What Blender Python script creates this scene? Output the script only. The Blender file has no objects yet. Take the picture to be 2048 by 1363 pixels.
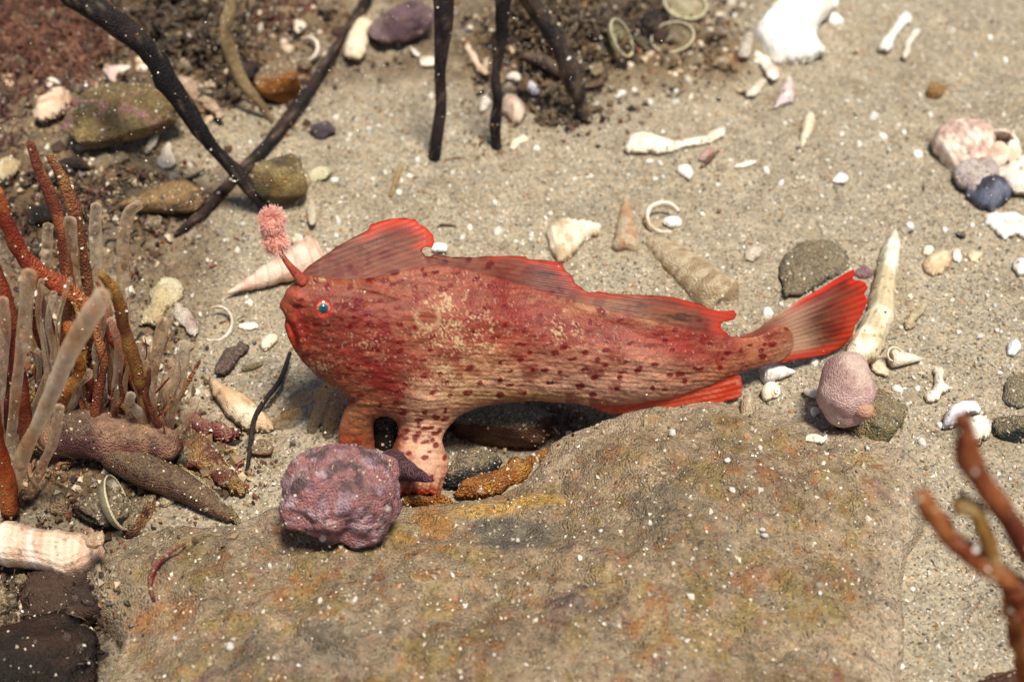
import bpy, math, random
import numpy as np
from mathutils import Vector

random.seed(7)
rng = np.random.default_rng(11)
SC = bpy.context.scene
COLL = SC.collection
SC.unit_settings.system = 'METRIC'
SC.unit_settings.scale_length = 0.01        # one unit is one centimetre

# ------------------------------------------------------------------ camera
PITCH = math.radians(42.0)
DIST = 24.0
HFOV = math.radians(40.0)
TGT = np.array([0.0, 0.0, 1.6])
FWD = np.array([0.0, math.cos(PITCH), -math.sin(PITCH)])
RGT = np.array([1.0, 0.0, 0.0])
UPV = np.array([0.0, math.sin(PITCH), math.cos(PITCH)])
CAM = TGT - FWD * DIST
TH = math.tan(HFOV / 2)
cam = bpy.data.cameras.new('camera')
cam_ob = bpy.data.objects.new('camera', cam)
COLL.objects.link(cam_ob)
cam_ob.location = CAM
cam_ob.rotation_euler = (math.pi / 2 - PITCH, 0, 0)
cam.sensor_width = 36.0
cam.angle = HFOV
cam.clip_start = 0.5
cam.clip_end = 2000
cam.dof.use_dof = True
cam.dof.focus_distance = DIST - 0.4
cam.dof.aperture_fstop = 0.18
SC.camera = cam_ob

# ------------------------------------------------------------------ light
SUN_DIR = Vector((0.19, -0.24, 0.95)).normalized()      # towards the light
w = bpy.data.worlds.new("World")
SC.world = w
w.use_nodes = True
nt = w.node_tree
nt.nodes.clear()
sky = nt.nodes.new('ShaderNodeTexSky')
sky.sky_type = 'NISHITA'
sky.sun_disc = False
sky.sun_elevation = math.asin(SUN_DIR.z)
sky.sun_rotation = math.atan2(SUN_DIR.x, SUN_DIR.y)
bg = nt.nodes.new('ShaderNodeBackground')
bg.inputs['Strength'].default_value = 0.08
wo = nt.nodes.new('ShaderNodeOutputWorld')
nt.links.new(sky.outputs[0], bg.inputs[0])
nt.links.new(bg.outputs[0], wo.inputs[0])
sun = bpy.data.lights.new('sun', 'SUN')
sun.energy = 4.6
sun.angle = math.radians(14.0)
sun.color = (1.0, 0.955, 0.88)
sun_ob = bpy.data.objects.new('sun', sun)
COLL.objects.link(sun_ob)
sun_ob.rotation_euler = SUN_DIR.to_track_quat('Z', 'Y').to_euler()
SC.view_settings.view_transform = 'Standard'
SC.view_settings.look = 'None'
SC.view_settings.gamma = 1.0
SC.view_settings.use_curve_mapping = False
SC.view_settings.exposure = 0.33
SC.cycles.max_bounces = 8
SC.cycles.transparent_max_bounces = 24
SC.cycles.caustics_reflective = False
SC.cycles.caustics_refractive = False

# ------------------------------------------------------------------ helpers
def lin(c):
    c = np.asarray(c, float) / 255.0
    return np.where(c <= 0.04045, c / 12.92, ((c + 0.055) / 1.055) ** 2.4)

def rays(px, py):
    px = np.asarray(px, float); py = np.asarray(py, float)
    a = (px - 1024) / 1024 * TH
    b = -(py - 681.5) / 1024 * TH
    return FWD + a[..., None] * RGT + b[..., None] * UPV      # unit depth

def project(P):
    q = P - CAM
    d = q @ FWD
    return 1024 + (q @ RGT) / d / TH * 1024, 681.5 - (q @ UPV) / d / TH * 1024

_tab = rng.random((32, 32, 32))
def vnoise(P):
    i = np.floor(P).astype(int)
    f = P - i
    f = f * f * (3 - 2 * f)
    r = 0
    for dx in (0, 1):
        for dy in (0, 1):
            for dz in (0, 1):
                wgt = (f[..., 0] if dx else 1 - f[..., 0]) * (f[..., 1] if dy else 1 - f[..., 1]) * (f[..., 2] if dz else 1 - f[..., 2])
                r = r + wgt * _tab[(i[..., 0] + dx) & 31, (i[..., 1] + dy) & 31, (i[..., 2] + dz) & 31]
    return r
def fbm(P, oct=4, seed=0.0):
    P = np.asarray(P, float) + seed
    r = 0; a = 0.5; t = 0
    for k in range(oct):
        r = r + a * vnoise(P * (2.03 ** k) + 7.1 * k); t += a; a *= 0.5
    return r / t
def n2(x, y, s, oct=4, seed=0.0):
    x = np.asarray(x, float); y = np.asarray(y, float)
    return fbm(np.stack([x * s, y * s, np.zeros_like(x) + 0.37], -1), oct, seed)
def sstep(a, b, x):
    t = np.clip((x - a) / (b - a), 0, 1)
    return t * t * (3 - 2 * t)

CLING = []; CLING_ON = [False]
def wloc(o):
    p = np.array(o.location, float)
    while o.parent is not None:
        o = o.parent; p = p + np.array(o.location, float)
    return p

def mk(name, V, F, mat, col=None, parent=None, smooth=True, label=None, cat=None, group=None, kind=None, world=True, uv=None):
    """one mesh object; F is a list of int arrays (n,3) or (n,4)"""
    V = np.asarray(V, float)
    if not isinstance(F, (list, tuple)):
        F = [F]
    F = [np.asarray(f, int) for f in F if len(f)]
    if parent is None:
        org = V.mean(0); org[2] = V[:, 2].min()
    else:
        org = wloc(parent)
    me = bpy.data.meshes.new(name)
    me.vertices.add(len(V))
    me.vertices.foreach_set('co', (V - org).astype(np.float32).ravel())
    loops = np.concatenate([f.ravel() for f in F])
    tot = np.concatenate([np.full(len(f), f.shape[1]) for f in F])
    st = np.concatenate([[0], np.cumsum(tot)[:-1]])
    me.loops.add(len(loops)); me.loops.foreach_set('vertex_index', loops.astype(np.int32))
    me.polygons.add(len(tot))
    me.polygons.foreach_set('loop_start', st.astype(np.int32))
    me.polygons.foreach_set('loop_total', tot.astype(np.int32))
    me.polygons.foreach_set('use_smooth', np.full(len(tot), bool(smooth)))
    me.update(calc_edges=True)
    me.validate()
    if col is not None:
        col = np.asarray(col, float)
        if col.ndim == 1:
            col = np.tile(col, (len(V), 1))
        ca = me.color_attributes.new('Col', 'FLOAT_COLOR', 'POINT')
        c4 = np.ones((len(V), 4), np.float32); c4[:, :col.shape[1]] = col
        if len(ca.data) == len(V):
            ca.data.foreach_set('color', c4.ravel())
    me.materials.append(mat)
    dens = CLING_DENS.get(mat, 0) if (parent is None or mat is not M_SKIN) and CLING_ON[0] else 0
    if dens:
        nf = len(me.polygons)
        cc_ = np.empty(nf * 3, np.float32); me.polygons.foreach_get('center', cc_)
        nn_ = np.empty(nf * 3, np.float32); me.polygons.foreach_get('normal', nn_)
        aa_ = np.empty(nf, np.float32); me.polygons.foreach_get('area', aa_)
        cc_ = cc_.reshape(-1, 3); nn_ = nn_.reshape(-1, 3)
        pr = aa_ * dens * np.clip(nn_[:, 2] + 0.25, 0, 1) * 1.2
        hit_ = rng.random(nf) < pr
        CLING.append(cc_[hit_] + org + nn_[hit_] * 0.004)
    o = bpy.data.objects.new(name, me)
    COLL.objects.link(o)
    if parent is None:
        o.location = org
    else:
        o.parent = parent
    bits(o, label, cat, group, kind)
    return o

def bits(o, label=None, cat=None, group=None, kind=None):
    if label: o['label'] = label
    if cat: o['category'] = cat
    if group: o['group'] = group
    if kind: o['kind'] = kind

def empty(name, loc, label=None, cat=None, group=None):
    o = bpy.data.objects.new(name, None)
    COLL.objects.link(o)
    o.location = loc
    o.empty_display_size = 0.3
    bits(o, label, cat, group)
    return o

# ------------------------------------------------------------------ materials
def material(name, rough=0.85, bump=0.35, bscale=14.0, var=0.35, vscale=10.0, spec=0.3, sss=0.0, coat=0.0,
             dust=0.0, thin=0.0, bdist=0.02, grain=0.0):
    m = bpy.data.materials.new(name)
    m.use_nodes = True
    t = m.node_tree; N = t.nodes; L = t.links
    N.clear()
    out = N.new('ShaderNodeOutputMaterial')
    p = N.new('ShaderNodeBsdfPrincipled')
    at = N.new('ShaderNodeAttribute'); at.attribute_name = 'Col'
    geo = N.new('ShaderNodeNewGeometry')
    n1 = N.new('ShaderNodeTexNoise'); n1.inputs['Scale'].default_value = vscale; n1.inputs['Detail'].default_value = 7; n1.inputs['Roughness'].default_value = 0.68
    L.new(geo.outputs['Position'], n1.inputs['Vector'])
    mr = N.new('ShaderNodeMapRange'); mr.inputs[1].default_value = 0.25; mr.inputs[2].default_value = 0.75
    mr.inputs[3].default_value = 1 - var; mr.inputs[4].default_value = 1 + var
    L.new(n1.outputs[0], mr.inputs[0])
    mul = N.new('ShaderNodeVectorMath'); mul.operation = 'SCALE'
    L.new(at.outputs['Color'], mul.inputs[0]); L.new(mr.outputs[0], mul.inputs['Scale'])
    c = mul.outputs[0]
    hsum = None
    if grain > 0:                                  # sand grains of several colours
        v = N.new('ShaderNodeTexVoronoi'); v.inputs['Scale'].default_value = 26
        L.new(geo.outputs['Position'], v.inputs['Vector'])
        sep = N.new('ShaderNodeSeparateColor'); L.new(v.outputs['Color'], sep.inputs[0])
        cr = N.new('ShaderNodeValToRGB'); cr.color_ramp.interpolation = 'CONSTANT'
        els = [(0, (0.45, 0.42, 0.38)), (0.07, (0.72, 0.70, 0.66)), (0.30, (0.95, 0.95, 0.95)), (0.52, (1.12, 1.08, 1.0)),
               (0.72, (1.3, 1.24, 1.14)), (0.90, (1.3, 1.0, 0.68)), (0.95, (1.7, 1.65, 1.6)), (0.975, (0.2, 0.2, 0.22))]
        while len(cr.color_ramp.elements) < len(els): cr.color_ramp.elements.new(0.5)
        for e, (pos, cc) in zip(cr.color_ramp.elements, els):
            e.position = pos; e.color = (*[x / 2 for x in cc], 1)
        L.new(sep.outputs[0], cr.inputs[0])
        m2 = N.new('ShaderNodeVectorMath'); m2.operation = 'MULTIPLY'
        L.new(c, m2.inputs[0]); L.new(cr.outputs[0], m2.inputs[1])
        m3 = N.new('ShaderNodeVectorMath'); m3.operation = 'SCALE'; m3.inputs['Scale'].default_value = 2.0
        L.new(m2.outputs[0], m3.inputs[0])
        mx = N.new('ShaderNodeMix'); mx.data_type = 'VECTOR'; mx.inputs[0].default_value = grain
        L.new(c, mx.inputs[4]); L.new(m3.outputs[0], mx.inputs[5])
        c = mx.outputs[1]
        hsum = v.outputs['Distance']
    if dust > 0:                                   # sediment settled on upward faces
        sx = N.new('ShaderNodeSeparateXYZ'); L.new(geo.outputs['Normal'], sx.inputs[0])
        n3 = N.new('ShaderNodeTexNoise'); n3.inputs['Scale'].default_value = 9; n3.inputs['Detail'].default_value = 8; n3.inputs['Roughness'].default_value = 0.75
        L.new(geo.outputs['Position'], n3.inputs['Vector'])
        ad = N.new('ShaderNodeMath'); ad.operation = 'MULTIPLY'; L.new(sx.outputs['Z'], ad.inputs[0]); L.new(n3.outputs[0], ad.inputs[1])
        m4 = N.new('ShaderNodeMapRange'); m4.inputs[1].default_value = 0.20; m4.inputs[2].default_value = 0.42; m4.inputs[4].default_value = dust
        L.new(ad.outputs[0], m4.inputs[0])
        mx = N.new('ShaderNodeMix'); mx.data_type = 'VECTOR'
        v2 = N.new('ShaderNodeTexVoronoi'); v2.inputs['Scale'].default_value = 30; L.new(geo.outputs['Position'], v2.inputs['Vector'])
        s2 = N.new('ShaderNodeSeparateColor'); L.new(v2.outputs['Color'], s2.inputs[0])
        r2 = N.new('ShaderNodeMapRange'); r2.inputs[3].default_value = 0.45; r2.inputs[4].default_value = 1.45; L.new(s2.outputs[0], r2.inputs[0])
        d2 = N.new('ShaderNodeVectorMath'); d2.operation = 'SCALE'; d2.inputs[0].default_value = tuple(lin((150, 132, 102))); L.new(r2.outputs[0], d2.inputs['Scale'])
        if hsum is None: hsum = v2.outputs['Distance']
        L.new(m4.outputs[0], mx.inputs[0]); L.new(c, mx.inputs[4]); L.new(d2.outputs[0], mx.inputs[5])
        c = mx.outputs[1]
    L.new(c, p.inputs['Base Color'])
    p.inputs['Roughness'].default_value = rough
    p.inputs['Specular IOR Level'].default_value = spec
    p.inputs['Coat Weight'].default_value = coat
    p.inputs['Coat Roughness'].default_value = 0.25
    if sss > 0:
        p.inputs['Subsurface Weight'].default_value = sss
        p.inputs['Subsurface Radius'].default_value = (1.0, 0.35, 0.2)
        p.inputs['Subsurface Scale'].default_value = 0.12
    b1 = N.new('ShaderNodeTexNoise'); b1.inputs['Scale'].default_value = bscale; b1.inputs['Detail'].default_value = 8; b1.inputs['Roughness'].default_value = 0.7
    L.new(geo.outputs['Position'], b1.inputs['Vector'])
    h = b1.outputs[0]
    if hsum is not None:
        a = N.new('ShaderNodeMath'); a.operation = 'SUBTRACT'; L.new(h, a.inputs[0]); L.new(hsum, a.inputs[1]); h = a.outputs[0]
    bp = N.new('ShaderNodeBump'); bp.inputs['Strength'].default_value = bump; bp.inputs['Distance'].default_value = bdist
    L.new(h, bp.inputs['Height']); L.new(bp.outputs[0], p.inputs['Normal'])
    sh = p.outputs[0]
    if thin > 0:                                   # thin see-through membrane, denser at its rims
        lw = N.new('ShaderNodeLayerWeight'); lw.inputs['Blend'].default_value = 0.35
        m5 = N.new('ShaderNodeMapRange'); m5.inputs[3].default_value = 1 - thin; m5.inputs[4].default_value = 0.95
        L.new(lw.outputs['Facing'], m5.inputs[0])
        tr = N.new('ShaderNodeBsdfTransparent'); tl = N.new('ShaderNodeBsdfTranslucent'); L.new(c, tl.inputs[0])
        mA = N.new('ShaderNodeMixShader'); mA.inputs[0].default_value = 0.35; L.new(sh, mA.inputs[1]); L.new(tl.outputs[0], mA.inputs[2])
        mB = N.new('ShaderNodeMixShader'); L.new(m5.outputs[0], mB.inputs[0]); L.new(tr.outputs[0], mB.inputs[1]); L.new(mA.outputs[0], mB.inputs[2])
        sh = mB.outputs[0]
    L.new(sh, out.inputs['Surface'])
    return m

M_SAND = material('sand', rough=0.9, bump=0.9, bscale=22, var=0.25, vscale=2.2, grain=0.9, bdist=0.03, spec=0.35)
M_GRAIN = material('sand_grain', rough=0.5, bump=0.2, var=0.15, spec=0.5)
M_ROCK = material('crusted_rock', rough=0.9, bump=0.8, bscale=6, var=0.40, vscale=4, grain=0.65, bdist=0.06, spec=0.2)
M_STONE = material('stone', rough=0.9, bump=1.0, bscale=11, var=0.4, vscale=9, dust=0.8, bdist=0.06, spec=0.2)
M_CORALLINE = material('coralline_crust', rough=0.9, bump=1.0, bscale=12, var=0.45, vscale=16, bdist=0.07, dust=0.10, spec=0.2)
M_SHELL = material('shell', rough=0.5, bump=0.5, bscale=14, var=0.14, vscale=9, spec=0.4, dust=0.08, bdist=0.03)
M_OLDSHELL = material('worn_shell', rough=0.8, bump=0.9, bscale=16, var=0.22, vscale=14, dust=0.28, bdist=0.04, spec=0.2)
M_WEED = material('seaweed', rough=0.6, bump=0.9, bscale=14, var=0.55, vscale=9, spec=0.3, dust=0.32, bdist=0.05)
M_BLACK = material('black_stem', rough=0.55, bump=0.8, bscale=16, var=0.5, vscale=10, spec=0.2, dust=0.05, bdist=0.04)
M_SPONGE = material('sponge', rough=0.9, bump=1.0, bscale=14, var=0.45, vscale=14, dust=0.2, bdist=0.08, spec=0.2)
M_SKIN = material('fish_skin', rough=0.5, bump=0.6, bscale=26, var=0.20, vscale=24, spec=0.22, sss=0.12, coat=0.0, bdist=0.012, grain=0.25)
M_FIN = material('fin_membrane', rough=0.5, bump=0.3, bscale=20, var=0.14, vscale=18, spec=0.3, sss=0.0, coat=0.05, thin=0.12, bdist=0.012)
M_TUBE = material('clear_tube', rough=0.4, bump=0.8, bscale=9, var=0.45, vscale=7, spec=0.5, thin=0.94, bdist=0.05)
M_GLASSY = material('clear_shell', rough=0.35, bump=0.4, bscale=10, var=0.4, vscale=5, spec=0.5, thin=0.72, bdist=0.03)
M_TUNIC = material('tunic', rough=0.8, bump=0.8, bscale=22, var=0.25, vscale=12, dust=0.3, bdist=0.03, spec=0.25)
M_EYE = material('eye', rough=0.15, bump=0.0, var=0.15, vscale=30, spec=0.5, coat=0.4)
CLING_DENS = {M_STONE: 70, M_CORALLINE: 30, M_WEED: 22, M_OLDSHELL: 40, M_SHELL: 10, M_SPONGE: 45, M_BLACK: 12, M_ROCK: 60, M_TUBE: 6}

# ------------------------------------------------------------------ polygons and inflation
def catmull(P, n=6, closed=True):
    P = np.asarray(P, float)
    m = len(P); out = []
    for i in range(m if closed else m - 1):
        if closed:
            a, b, c, d = P[(i - 1) % m], P[i], P[(i + 1) % m], P[(i + 2) % m]
        else:
            a, b, c, d = P[max(i - 1, 0)], P[i], P[i + 1], P[min(i + 2, m - 1)]
        for k in range(n):
            t = k / n
            out.append(0.5 * ((2 * b) + (-a + c) * t + (2 * a - 5 * b + 4 * c - d) * t * t + (-a + 3 * b - 3 * c + d) * t ** 3))
    if not closed: out.append(P[-1])
    return np.array(out)

def poly_sd(X, Y, poly):
    """signed distance (inside positive) and nearest boundary point"""
    best = np.full(X.shape, 1e18); nx = np.zeros(X.shape); ny = np.zeros(X.shape); ins = np.zeros(X.shape, bool)
    m = len(poly)
    for i in range(m):
        x0, y0 = poly[i]; x1, y1 = poly[(i + 1) % m]
        ex, ey = x1 - x0, y1 - y0
        l2 = ex * ex + ey * ey + 1e-12
        t = np.clip(((X - x0) * ex + (Y - y0) * ey) / l2, 0, 1)
        qx, qy = x0 + t * ex, y0 + t * ey
        d = (X - qx) ** 2 + (Y - qy) ** 2
        b = d < best
        best = np.where(b, d, best); nx = np.where(b, qx, nx); ny = np.where(b, qy, ny)
        cond = (y0 > Y) != (y1 > Y)
        with np.errstate(divide='ignore', invalid='ignore'):
            xi = (x1 - x0) * (Y - y0) / (y1 - y0 + 1e-18) + x0
        ins ^= cond & (X < xi)
    d = np.sqrt(best)
    return np.where(ins, d, -d), nx, ny

def poisson(ins, iters):
    u = np.zeros(ins.shape)
    if max(ins.shape) > 60:
        c = ins[::2, ::2]
        uc = poisson(c, iters)
        up = np.repeat(np.repeat(uc, 2, 0), 2, 1)[:ins.shape[0], :ins.shape[1]] * 4
        if up.shape != ins.shape:
            up = np.pad(up, ((0, ins.shape[0] - up.shape[0]), (0, ins.shape[1] - up.shape[1])))
        u = up * ins
    for k in range(iters):
        s = np.zeros_like(u)
        s[1:-1, 1:-1] = (u[:-2, 1:-1] + u[2:, 1:-1] + u[1:-1, :-2] + u[1:-1, 2:] + 1.0) / 4
        u = s * ins
    return u

def outline_grid(poly, step):
    x0, y0 = poly.min(0) - 2 * step; x1, y1 = poly.max(0) + 2 * step
    xs = np.arange(x0, x1 + step, step); ys = np.arange(y0, y1 + step, step)
    X, Y = np.meshgrid(xs, ys)
    d, nx, ny = poly_sd(X, Y, poly)
    ins = d > 0
    u = poisson(ins, 160) * step * step
    q = np.sqrt(np.maximum(u, 0))
    for _ in range(2):
        s = q.copy()
        s[1:-1, 1:-1] = 0.5 * q[1:-1, 1:-1] + 0.125 * (q[:-2, 1:-1] + q[2:, 1:-1] + q[1:-1, :-2] + q[1:-1, 2:])
        q = s * ins
    cell = ins[:-1, :-1] | ins[1:, :-1] | ins[:-1, 1:] | ins[1:, 1:]
    used = np.zeros(ins.shape, bool)
    used[:-1, :-1] |= cell; used[1:, :-1] |= cell; used[:-1, 1:] |= cell; used[1:, 1:] |= cell
    bd = used & ~ins
    X = np.where(bd, nx, X); Y = np.where(bd, ny, Y)
    idx = -np.ones(ins.shape, int)
    idx[used] = np.arange(used.sum())
    J, I = np.nonzero(cell)
    A, B, C, D = idx[J, I], idx[J, I + 1], idx[J + 1, I + 1], idx[J + 1, I]
    quads = np.stack([A, D, C, B], -1)
    return X[used], Y[used], np.maximum(d, 0)[used], q[used], bd[used], quads

def two_sided(front, back, bd, quads):
    """closed shell: the border vertices are shared by both faces"""
    n = len(front)
    bi = np.arange(n).copy()
    inn = ~bd
    bi[inn] = n + np.arange(inn.sum())
    V = np.concatenate([front, back[inn]])
    F = np.concatenate([quads, bi[quads][:, ::-1]])
    return V, F, inn

# ------------------------------------------------------------------ sea floor
def onz(px, py, z):
    r = rays(px, py)
    t = (z - CAM[2]) / r[..., 2]
    return CAM + r * t[..., None]

CTRL_PX = [(0, -60, 1.2), (500, 0, 1.0), (1000, 0, 1.0), (1500, 0, 0.9), (2048, -40, 0.8), (200, 250, 0.9), (600, 250, 0.6), (1000, 260, 0.6),
           (1500, 260, 0.55), (2000, 300, 0.5), (60, 560, 0.1), (450, 560, 0.2), (560, 740, 0.05), (900, 560, 0.35), (1300, 520, 0.42),
           (1700, 520, 0.42), (2000, 560, 0.4), (1350, 818, 0.30), (1700, 800, 0.30), (1980, 850, 0.2), (715, 905, -0.2), (850, 985, -0.35),
           (500, 920, -0.2), (250, 800, -0.1), (100, 1000, -0.2), (80, 1250, -0.9), (1990, 1150, 0.1), (1900, 1360, 0.0), (1000, 1100, -0.3), (1100, 880, -0.15)]
_c = np.array(CTRL_PX, float)
CT = onz(_c[:, 0], _c[:, 1], _c[:, 2])
def Hraw(x, y):
    x = np.asarray(x, float); y = np.asarray(y, float)
    num = 0; den = 1e-9
    for cx, cy, cz in CT:
        wg = 1.0 / (0.35 + (x - cx) ** 2 + (y - cy) ** 2) ** 1.6
        num = num + wg * cz; den = den + wg
    return num / den
HOL = onz(np.array([1030.0]), np.array([868.0]), np.array([-0.4]))[0]
HUMPS = [(230, 240, 1.9, 1.2, 0.55), (560, 370, 0.75, 0.55, 0.45), (110, 380, 1.2, 0.8, 0.35), (430, 120, 1.6, 1.0, 0.35), (1110, 110, 1.6, 1.2, 1.2), (1420, 120, 1.5, 1.0, 0.3), (620, 40, 1.6, 1.0, 0.4)]
_hp = [(onz(np.array([float(a)]), np.array([float(b)]), np.array([0.7]))[0], c, d, e) for a, b, c, d, e in HUMPS]
def H(x, y):
    z = Hraw(x, y)
    z = z - 0.75 * np.exp(-(((x - HOL[0]) / 1.5) ** 2 + ((y - HOL[1]) / 0.7) ** 2) ** 1.5)
    for p, sx, sy, h in _hp:
        z = z + h * np.exp(-(((x - p[0]) / sx) ** 2 + ((y - p[1]) / sy) ** 2)) * (0.6 + 0.8 * n2(x, y, 1.6, 3, 5))
    z = z + 0.22 * (n2(x, y, 0.55, 3) - 0.5) + 0.07 * (n2(x, y, 2.6, 3, 3) - 0.5)
    return z

ROCK_PX = [(150, 1120), (300, 1045), (470, 1035), (560, 1000), (700, 985), (860, 1000), (960, 985), (1060, 935), (1110, 875), (1210, 842), (1330, 826), (1450, 822),
           (1570, 842), (1690, 872), (1800, 915), (1850, 975), (1848, 1060), (1812, 1130), (1812, 1250), (1806, 1363), (1790, 1600), (900, 1900), (100, 1700), (180, 1400), (230, 1250)]
_r = catmull(ROCK_PX, 5)
ROCK_XY = onz(_r[:, 0], _r[:, 1], np.full(len(_r), 0.1))[:, :2]
def rockd(x, y):
    d, _, _ = poly_sd(np.asarray(x, float), np.asarray(y, float), ROCK_XY)
    return d
DENT = onz(np.array([1010.0, 1330.0]), np.array([1065.0, 1100.0]), np.array([0.3, 0.3]))
def RH(x, y, d=None):
    if d is None: d = rockd(x, y)
    dn = d + 0.25 * (n2(x, y, 1.3, 4, 9) - 0.5)
    z = Hraw(x, y) * 0.6 + 0.0 + 0.20 * sstep(-0.05, 0.14, dn) + 1.25 * (1 - np.exp(-np.maximum(dn, 0) / 3.0))
    z = z + 0.45 * (n2(x, y, 0.6, 3, 2) - 0.5) + 0.24 * (n2(x, y, 1.8, 4, 4) - 0.5) * sstep(0, 0.5, dn) + 0.10 * (n2(x, y, 6, 3, 4) - 0.5) - 0.22 * sstep(0.10, 0.0, np.abs(n2(x, y, 0.8, 4, 19) - 0.5)) * sstep(0.2, 0.8, dn) * 0.5
    z = z - 0.20 * np.exp(-(((x - DENT[0, 0]) / 0.9) ** 2 + ((y - DENT[0, 1]) / 0.4) ** 2) ** 2)
    z = z - 0.9 * sstep(0.03, -0.12, d)
    return z
def S(x, y):
    x = np.asarray(x, float); y = np.asarray(y, float)
    h = H(x, y)
    d = rockd(x, y)
    return np.where(d > -0.1, np.maximum(h, RH(x, y, d)), h)

_hx = np.arange(-22, 22.01, 0.08); _hy = np.arange(-12, 30.01, 0.08)
_HX, _HY = np.meshgrid(_hx, _hy)
HMAP = S(_HX.ravel(), _HY.ravel()).reshape(_HX.shape)
def Sq(x, y):
    """height of the floor read from the sampled map"""
    fx = np.clip((x - _hx[0]) / 0.08, 0, len(_hx) - 1.001); fy = np.clip((y - _hy[0]) / 0.08, 0, len(_hy) - 1.001)
    i = fx.astype(int); j = fy.astype(int); u = fx - i; v = fy - j
    return (HMAP[j, i] * (1 - u) + HMAP[j, i + 1] * u) * (1 - v) + (HMAP[j + 1, i] * (1 - u) + HMAP[j + 1, i + 1] * u) * v

def onS(px, py, off=0.0):
    """point on the pixel's line of sight, off above the sea floor or rock"""
    px = np.atleast_1d(np.asarray(px, float)); py = np.atleast_1d(np.asarray(py, float))
    r = rays(px, py)
    off = np.zeros(len(px)) + off
    lo = np.full(len(px), 10.0); found = np.zeros(len(px), bool); hit = np.full(len(px), 60.0)
    for t in np.arange(13.0, 60.0, 0.35):
        p = CAM + r * t
        below = (p[:, 2] - off) < Sq(p[:, 0], p[:, 1])
        new = below & ~found
        hit[new] = t; found |= below
        if found.all(): break
    a = hit - 0.35; b = hit.copy()
    for _ in range(10):
        m = (a + b) / 2
        p = CAM + r * m[:, None]
        below = (p[:, 2] - off) < Sq(p[:, 0], p[:, 1])
        b = np.where(below, m, b); a = np.where(below, a, m)
    return CAM + r * ((a + b) / 2)[:, None]
def pt(px, py, off=0.0):
    return onS([px], [py], off)[0]
def VP(px, py, Y):
    r = rays(np.array(float(px)), np.array(float(py)))
    return CAM + r * ((Y - CAM[1]) / r[1])
def cmpx(p):
    """centimetres per photo pixel at a point"""
    return float((np.asarray(p) - CAM) @ FWD) * TH / 1024

def axis_grid(a, b, step, far):
    core = np.arange(a, b + step, step)
    g = []; s = step; x = b
    while x < far:
        s *= 1.35; x += s; g.append(x)
    h = []; s = step; x = a
    while x > -far:
        s *= 1.35; x -= s; h.append(x)
    return np.concatenate([h[::-1], core, g])
def blobs(c, px, py, L, nz=None):
    for (cx, cy, rx, ry, ang, colr, k) in L:
        a = math.radians(ang)
        dx = px - cx; dy = py - cy
        e = ((dx * math.cos(a) + dy * math.sin(a)) / rx) ** 2 + ((-dx * math.sin(a) + dy * math.cos(a)) / ry) ** 2
        wgt = k * np.exp(-e ** 1.3)
        if nz is not None: wgt = sstep(0.32, 0.62, wgt + 1.1 * (nz - 0.5)) * min(1, k) * 0.8 * (wgt > 0.03)
        wgt = wgt[..., None]
        c = c * (1 - wgt) + lin(colr) * wgt
    return c

xs = axis_grid(-14.5, 14.5, 0.075, 250); ys = axis_grid(-8, 18, 0.075, 250)
X, Y = np.meshgrid(xs, ys)
x, y = X.ravel(), Y.ravel()
z = H(x, y) + 0.045 * (n2(x, y, 9, 3, 1) - 0.5)
_gx, _gy = project(np.stack([x, y, z], -1))
rough_ = sstep(640, 480, _gx + 0.25 * _gy) + sstep(215, 120, _gy) * sstep(1560, 1420, _gx)
z = z + np.clip(rough_, 0, 1) * (0.5 * (n2(x, y, 1.7, 4, 61) - 0.5) + 0.35 * (n2(x, y, 4.5, 3, 71) - 0.5))
nx_, ny_ = len(xs), len(ys)
ii = np.arange(nx_ * ny_).reshape(ny_, nx_)
Q = np.stack([ii[:-1, :-1], ii[:-1, 1:], ii[1:, 1:], ii[1:, :-1]], -1).reshape(-1, 4)
SAND = lin((160, 148, 126))
col = np.tile(SAND, (len(x), 1)) * (0.80 + 0.4 * n2(x, y, 0.8, 4, 8))[:, None]
mott = sstep(0.52, 0.68, n2(x, y, 2.4, 4, 21))[:, None] * 0.35
col = col * (1 - mott) + lin((126, 110, 80)) * mott
gpx, gpy = project(np.stack([x, y, z], -1))
gm = sstep(-0.2, 0.2, (z - Hraw(x, y) - 0.18)) * ((gpx < 760) | (gpy < 240))
col = col * (1 - 0.55 * gm[:, None]) + lin((140, 118, 78)) * 0.55 * gm[:, None]
MUD_SHADE = [(1030, 850, 200, 60, 0, (72, 48, 36), 0.9), (60, 1230, 200, 220, 0, (52, 36, 26), 0.9), (120, 60, 280, 150, 0, (64, 46, 32), 0.95), (380, 70, 200, 120, 0, (66, 50, 36), 0.92),  # darkened ground, with shade painted into the hollow under the belly
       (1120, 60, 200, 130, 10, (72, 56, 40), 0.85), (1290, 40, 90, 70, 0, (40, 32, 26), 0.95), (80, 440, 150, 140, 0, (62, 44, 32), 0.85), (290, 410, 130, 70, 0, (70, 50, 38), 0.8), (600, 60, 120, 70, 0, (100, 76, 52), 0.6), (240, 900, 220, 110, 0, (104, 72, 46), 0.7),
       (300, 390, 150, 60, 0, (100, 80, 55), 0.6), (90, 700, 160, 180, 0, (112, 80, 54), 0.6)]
col = blobs(col, gpx, gpy, MUD_SHADE)
mm = np.clip(rough_, 0, 1)[:, None] * sstep(0.38, 0.62, n2(x, y, 1.2, 5, 33))[:, None] * 0.75
col = col * (1 - mm) + lin((100, 78, 52)) * mm
mk('seabed_sand', np.stack([x, y, z], -1), Q, M_SAND, col, kind='structure')

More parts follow.
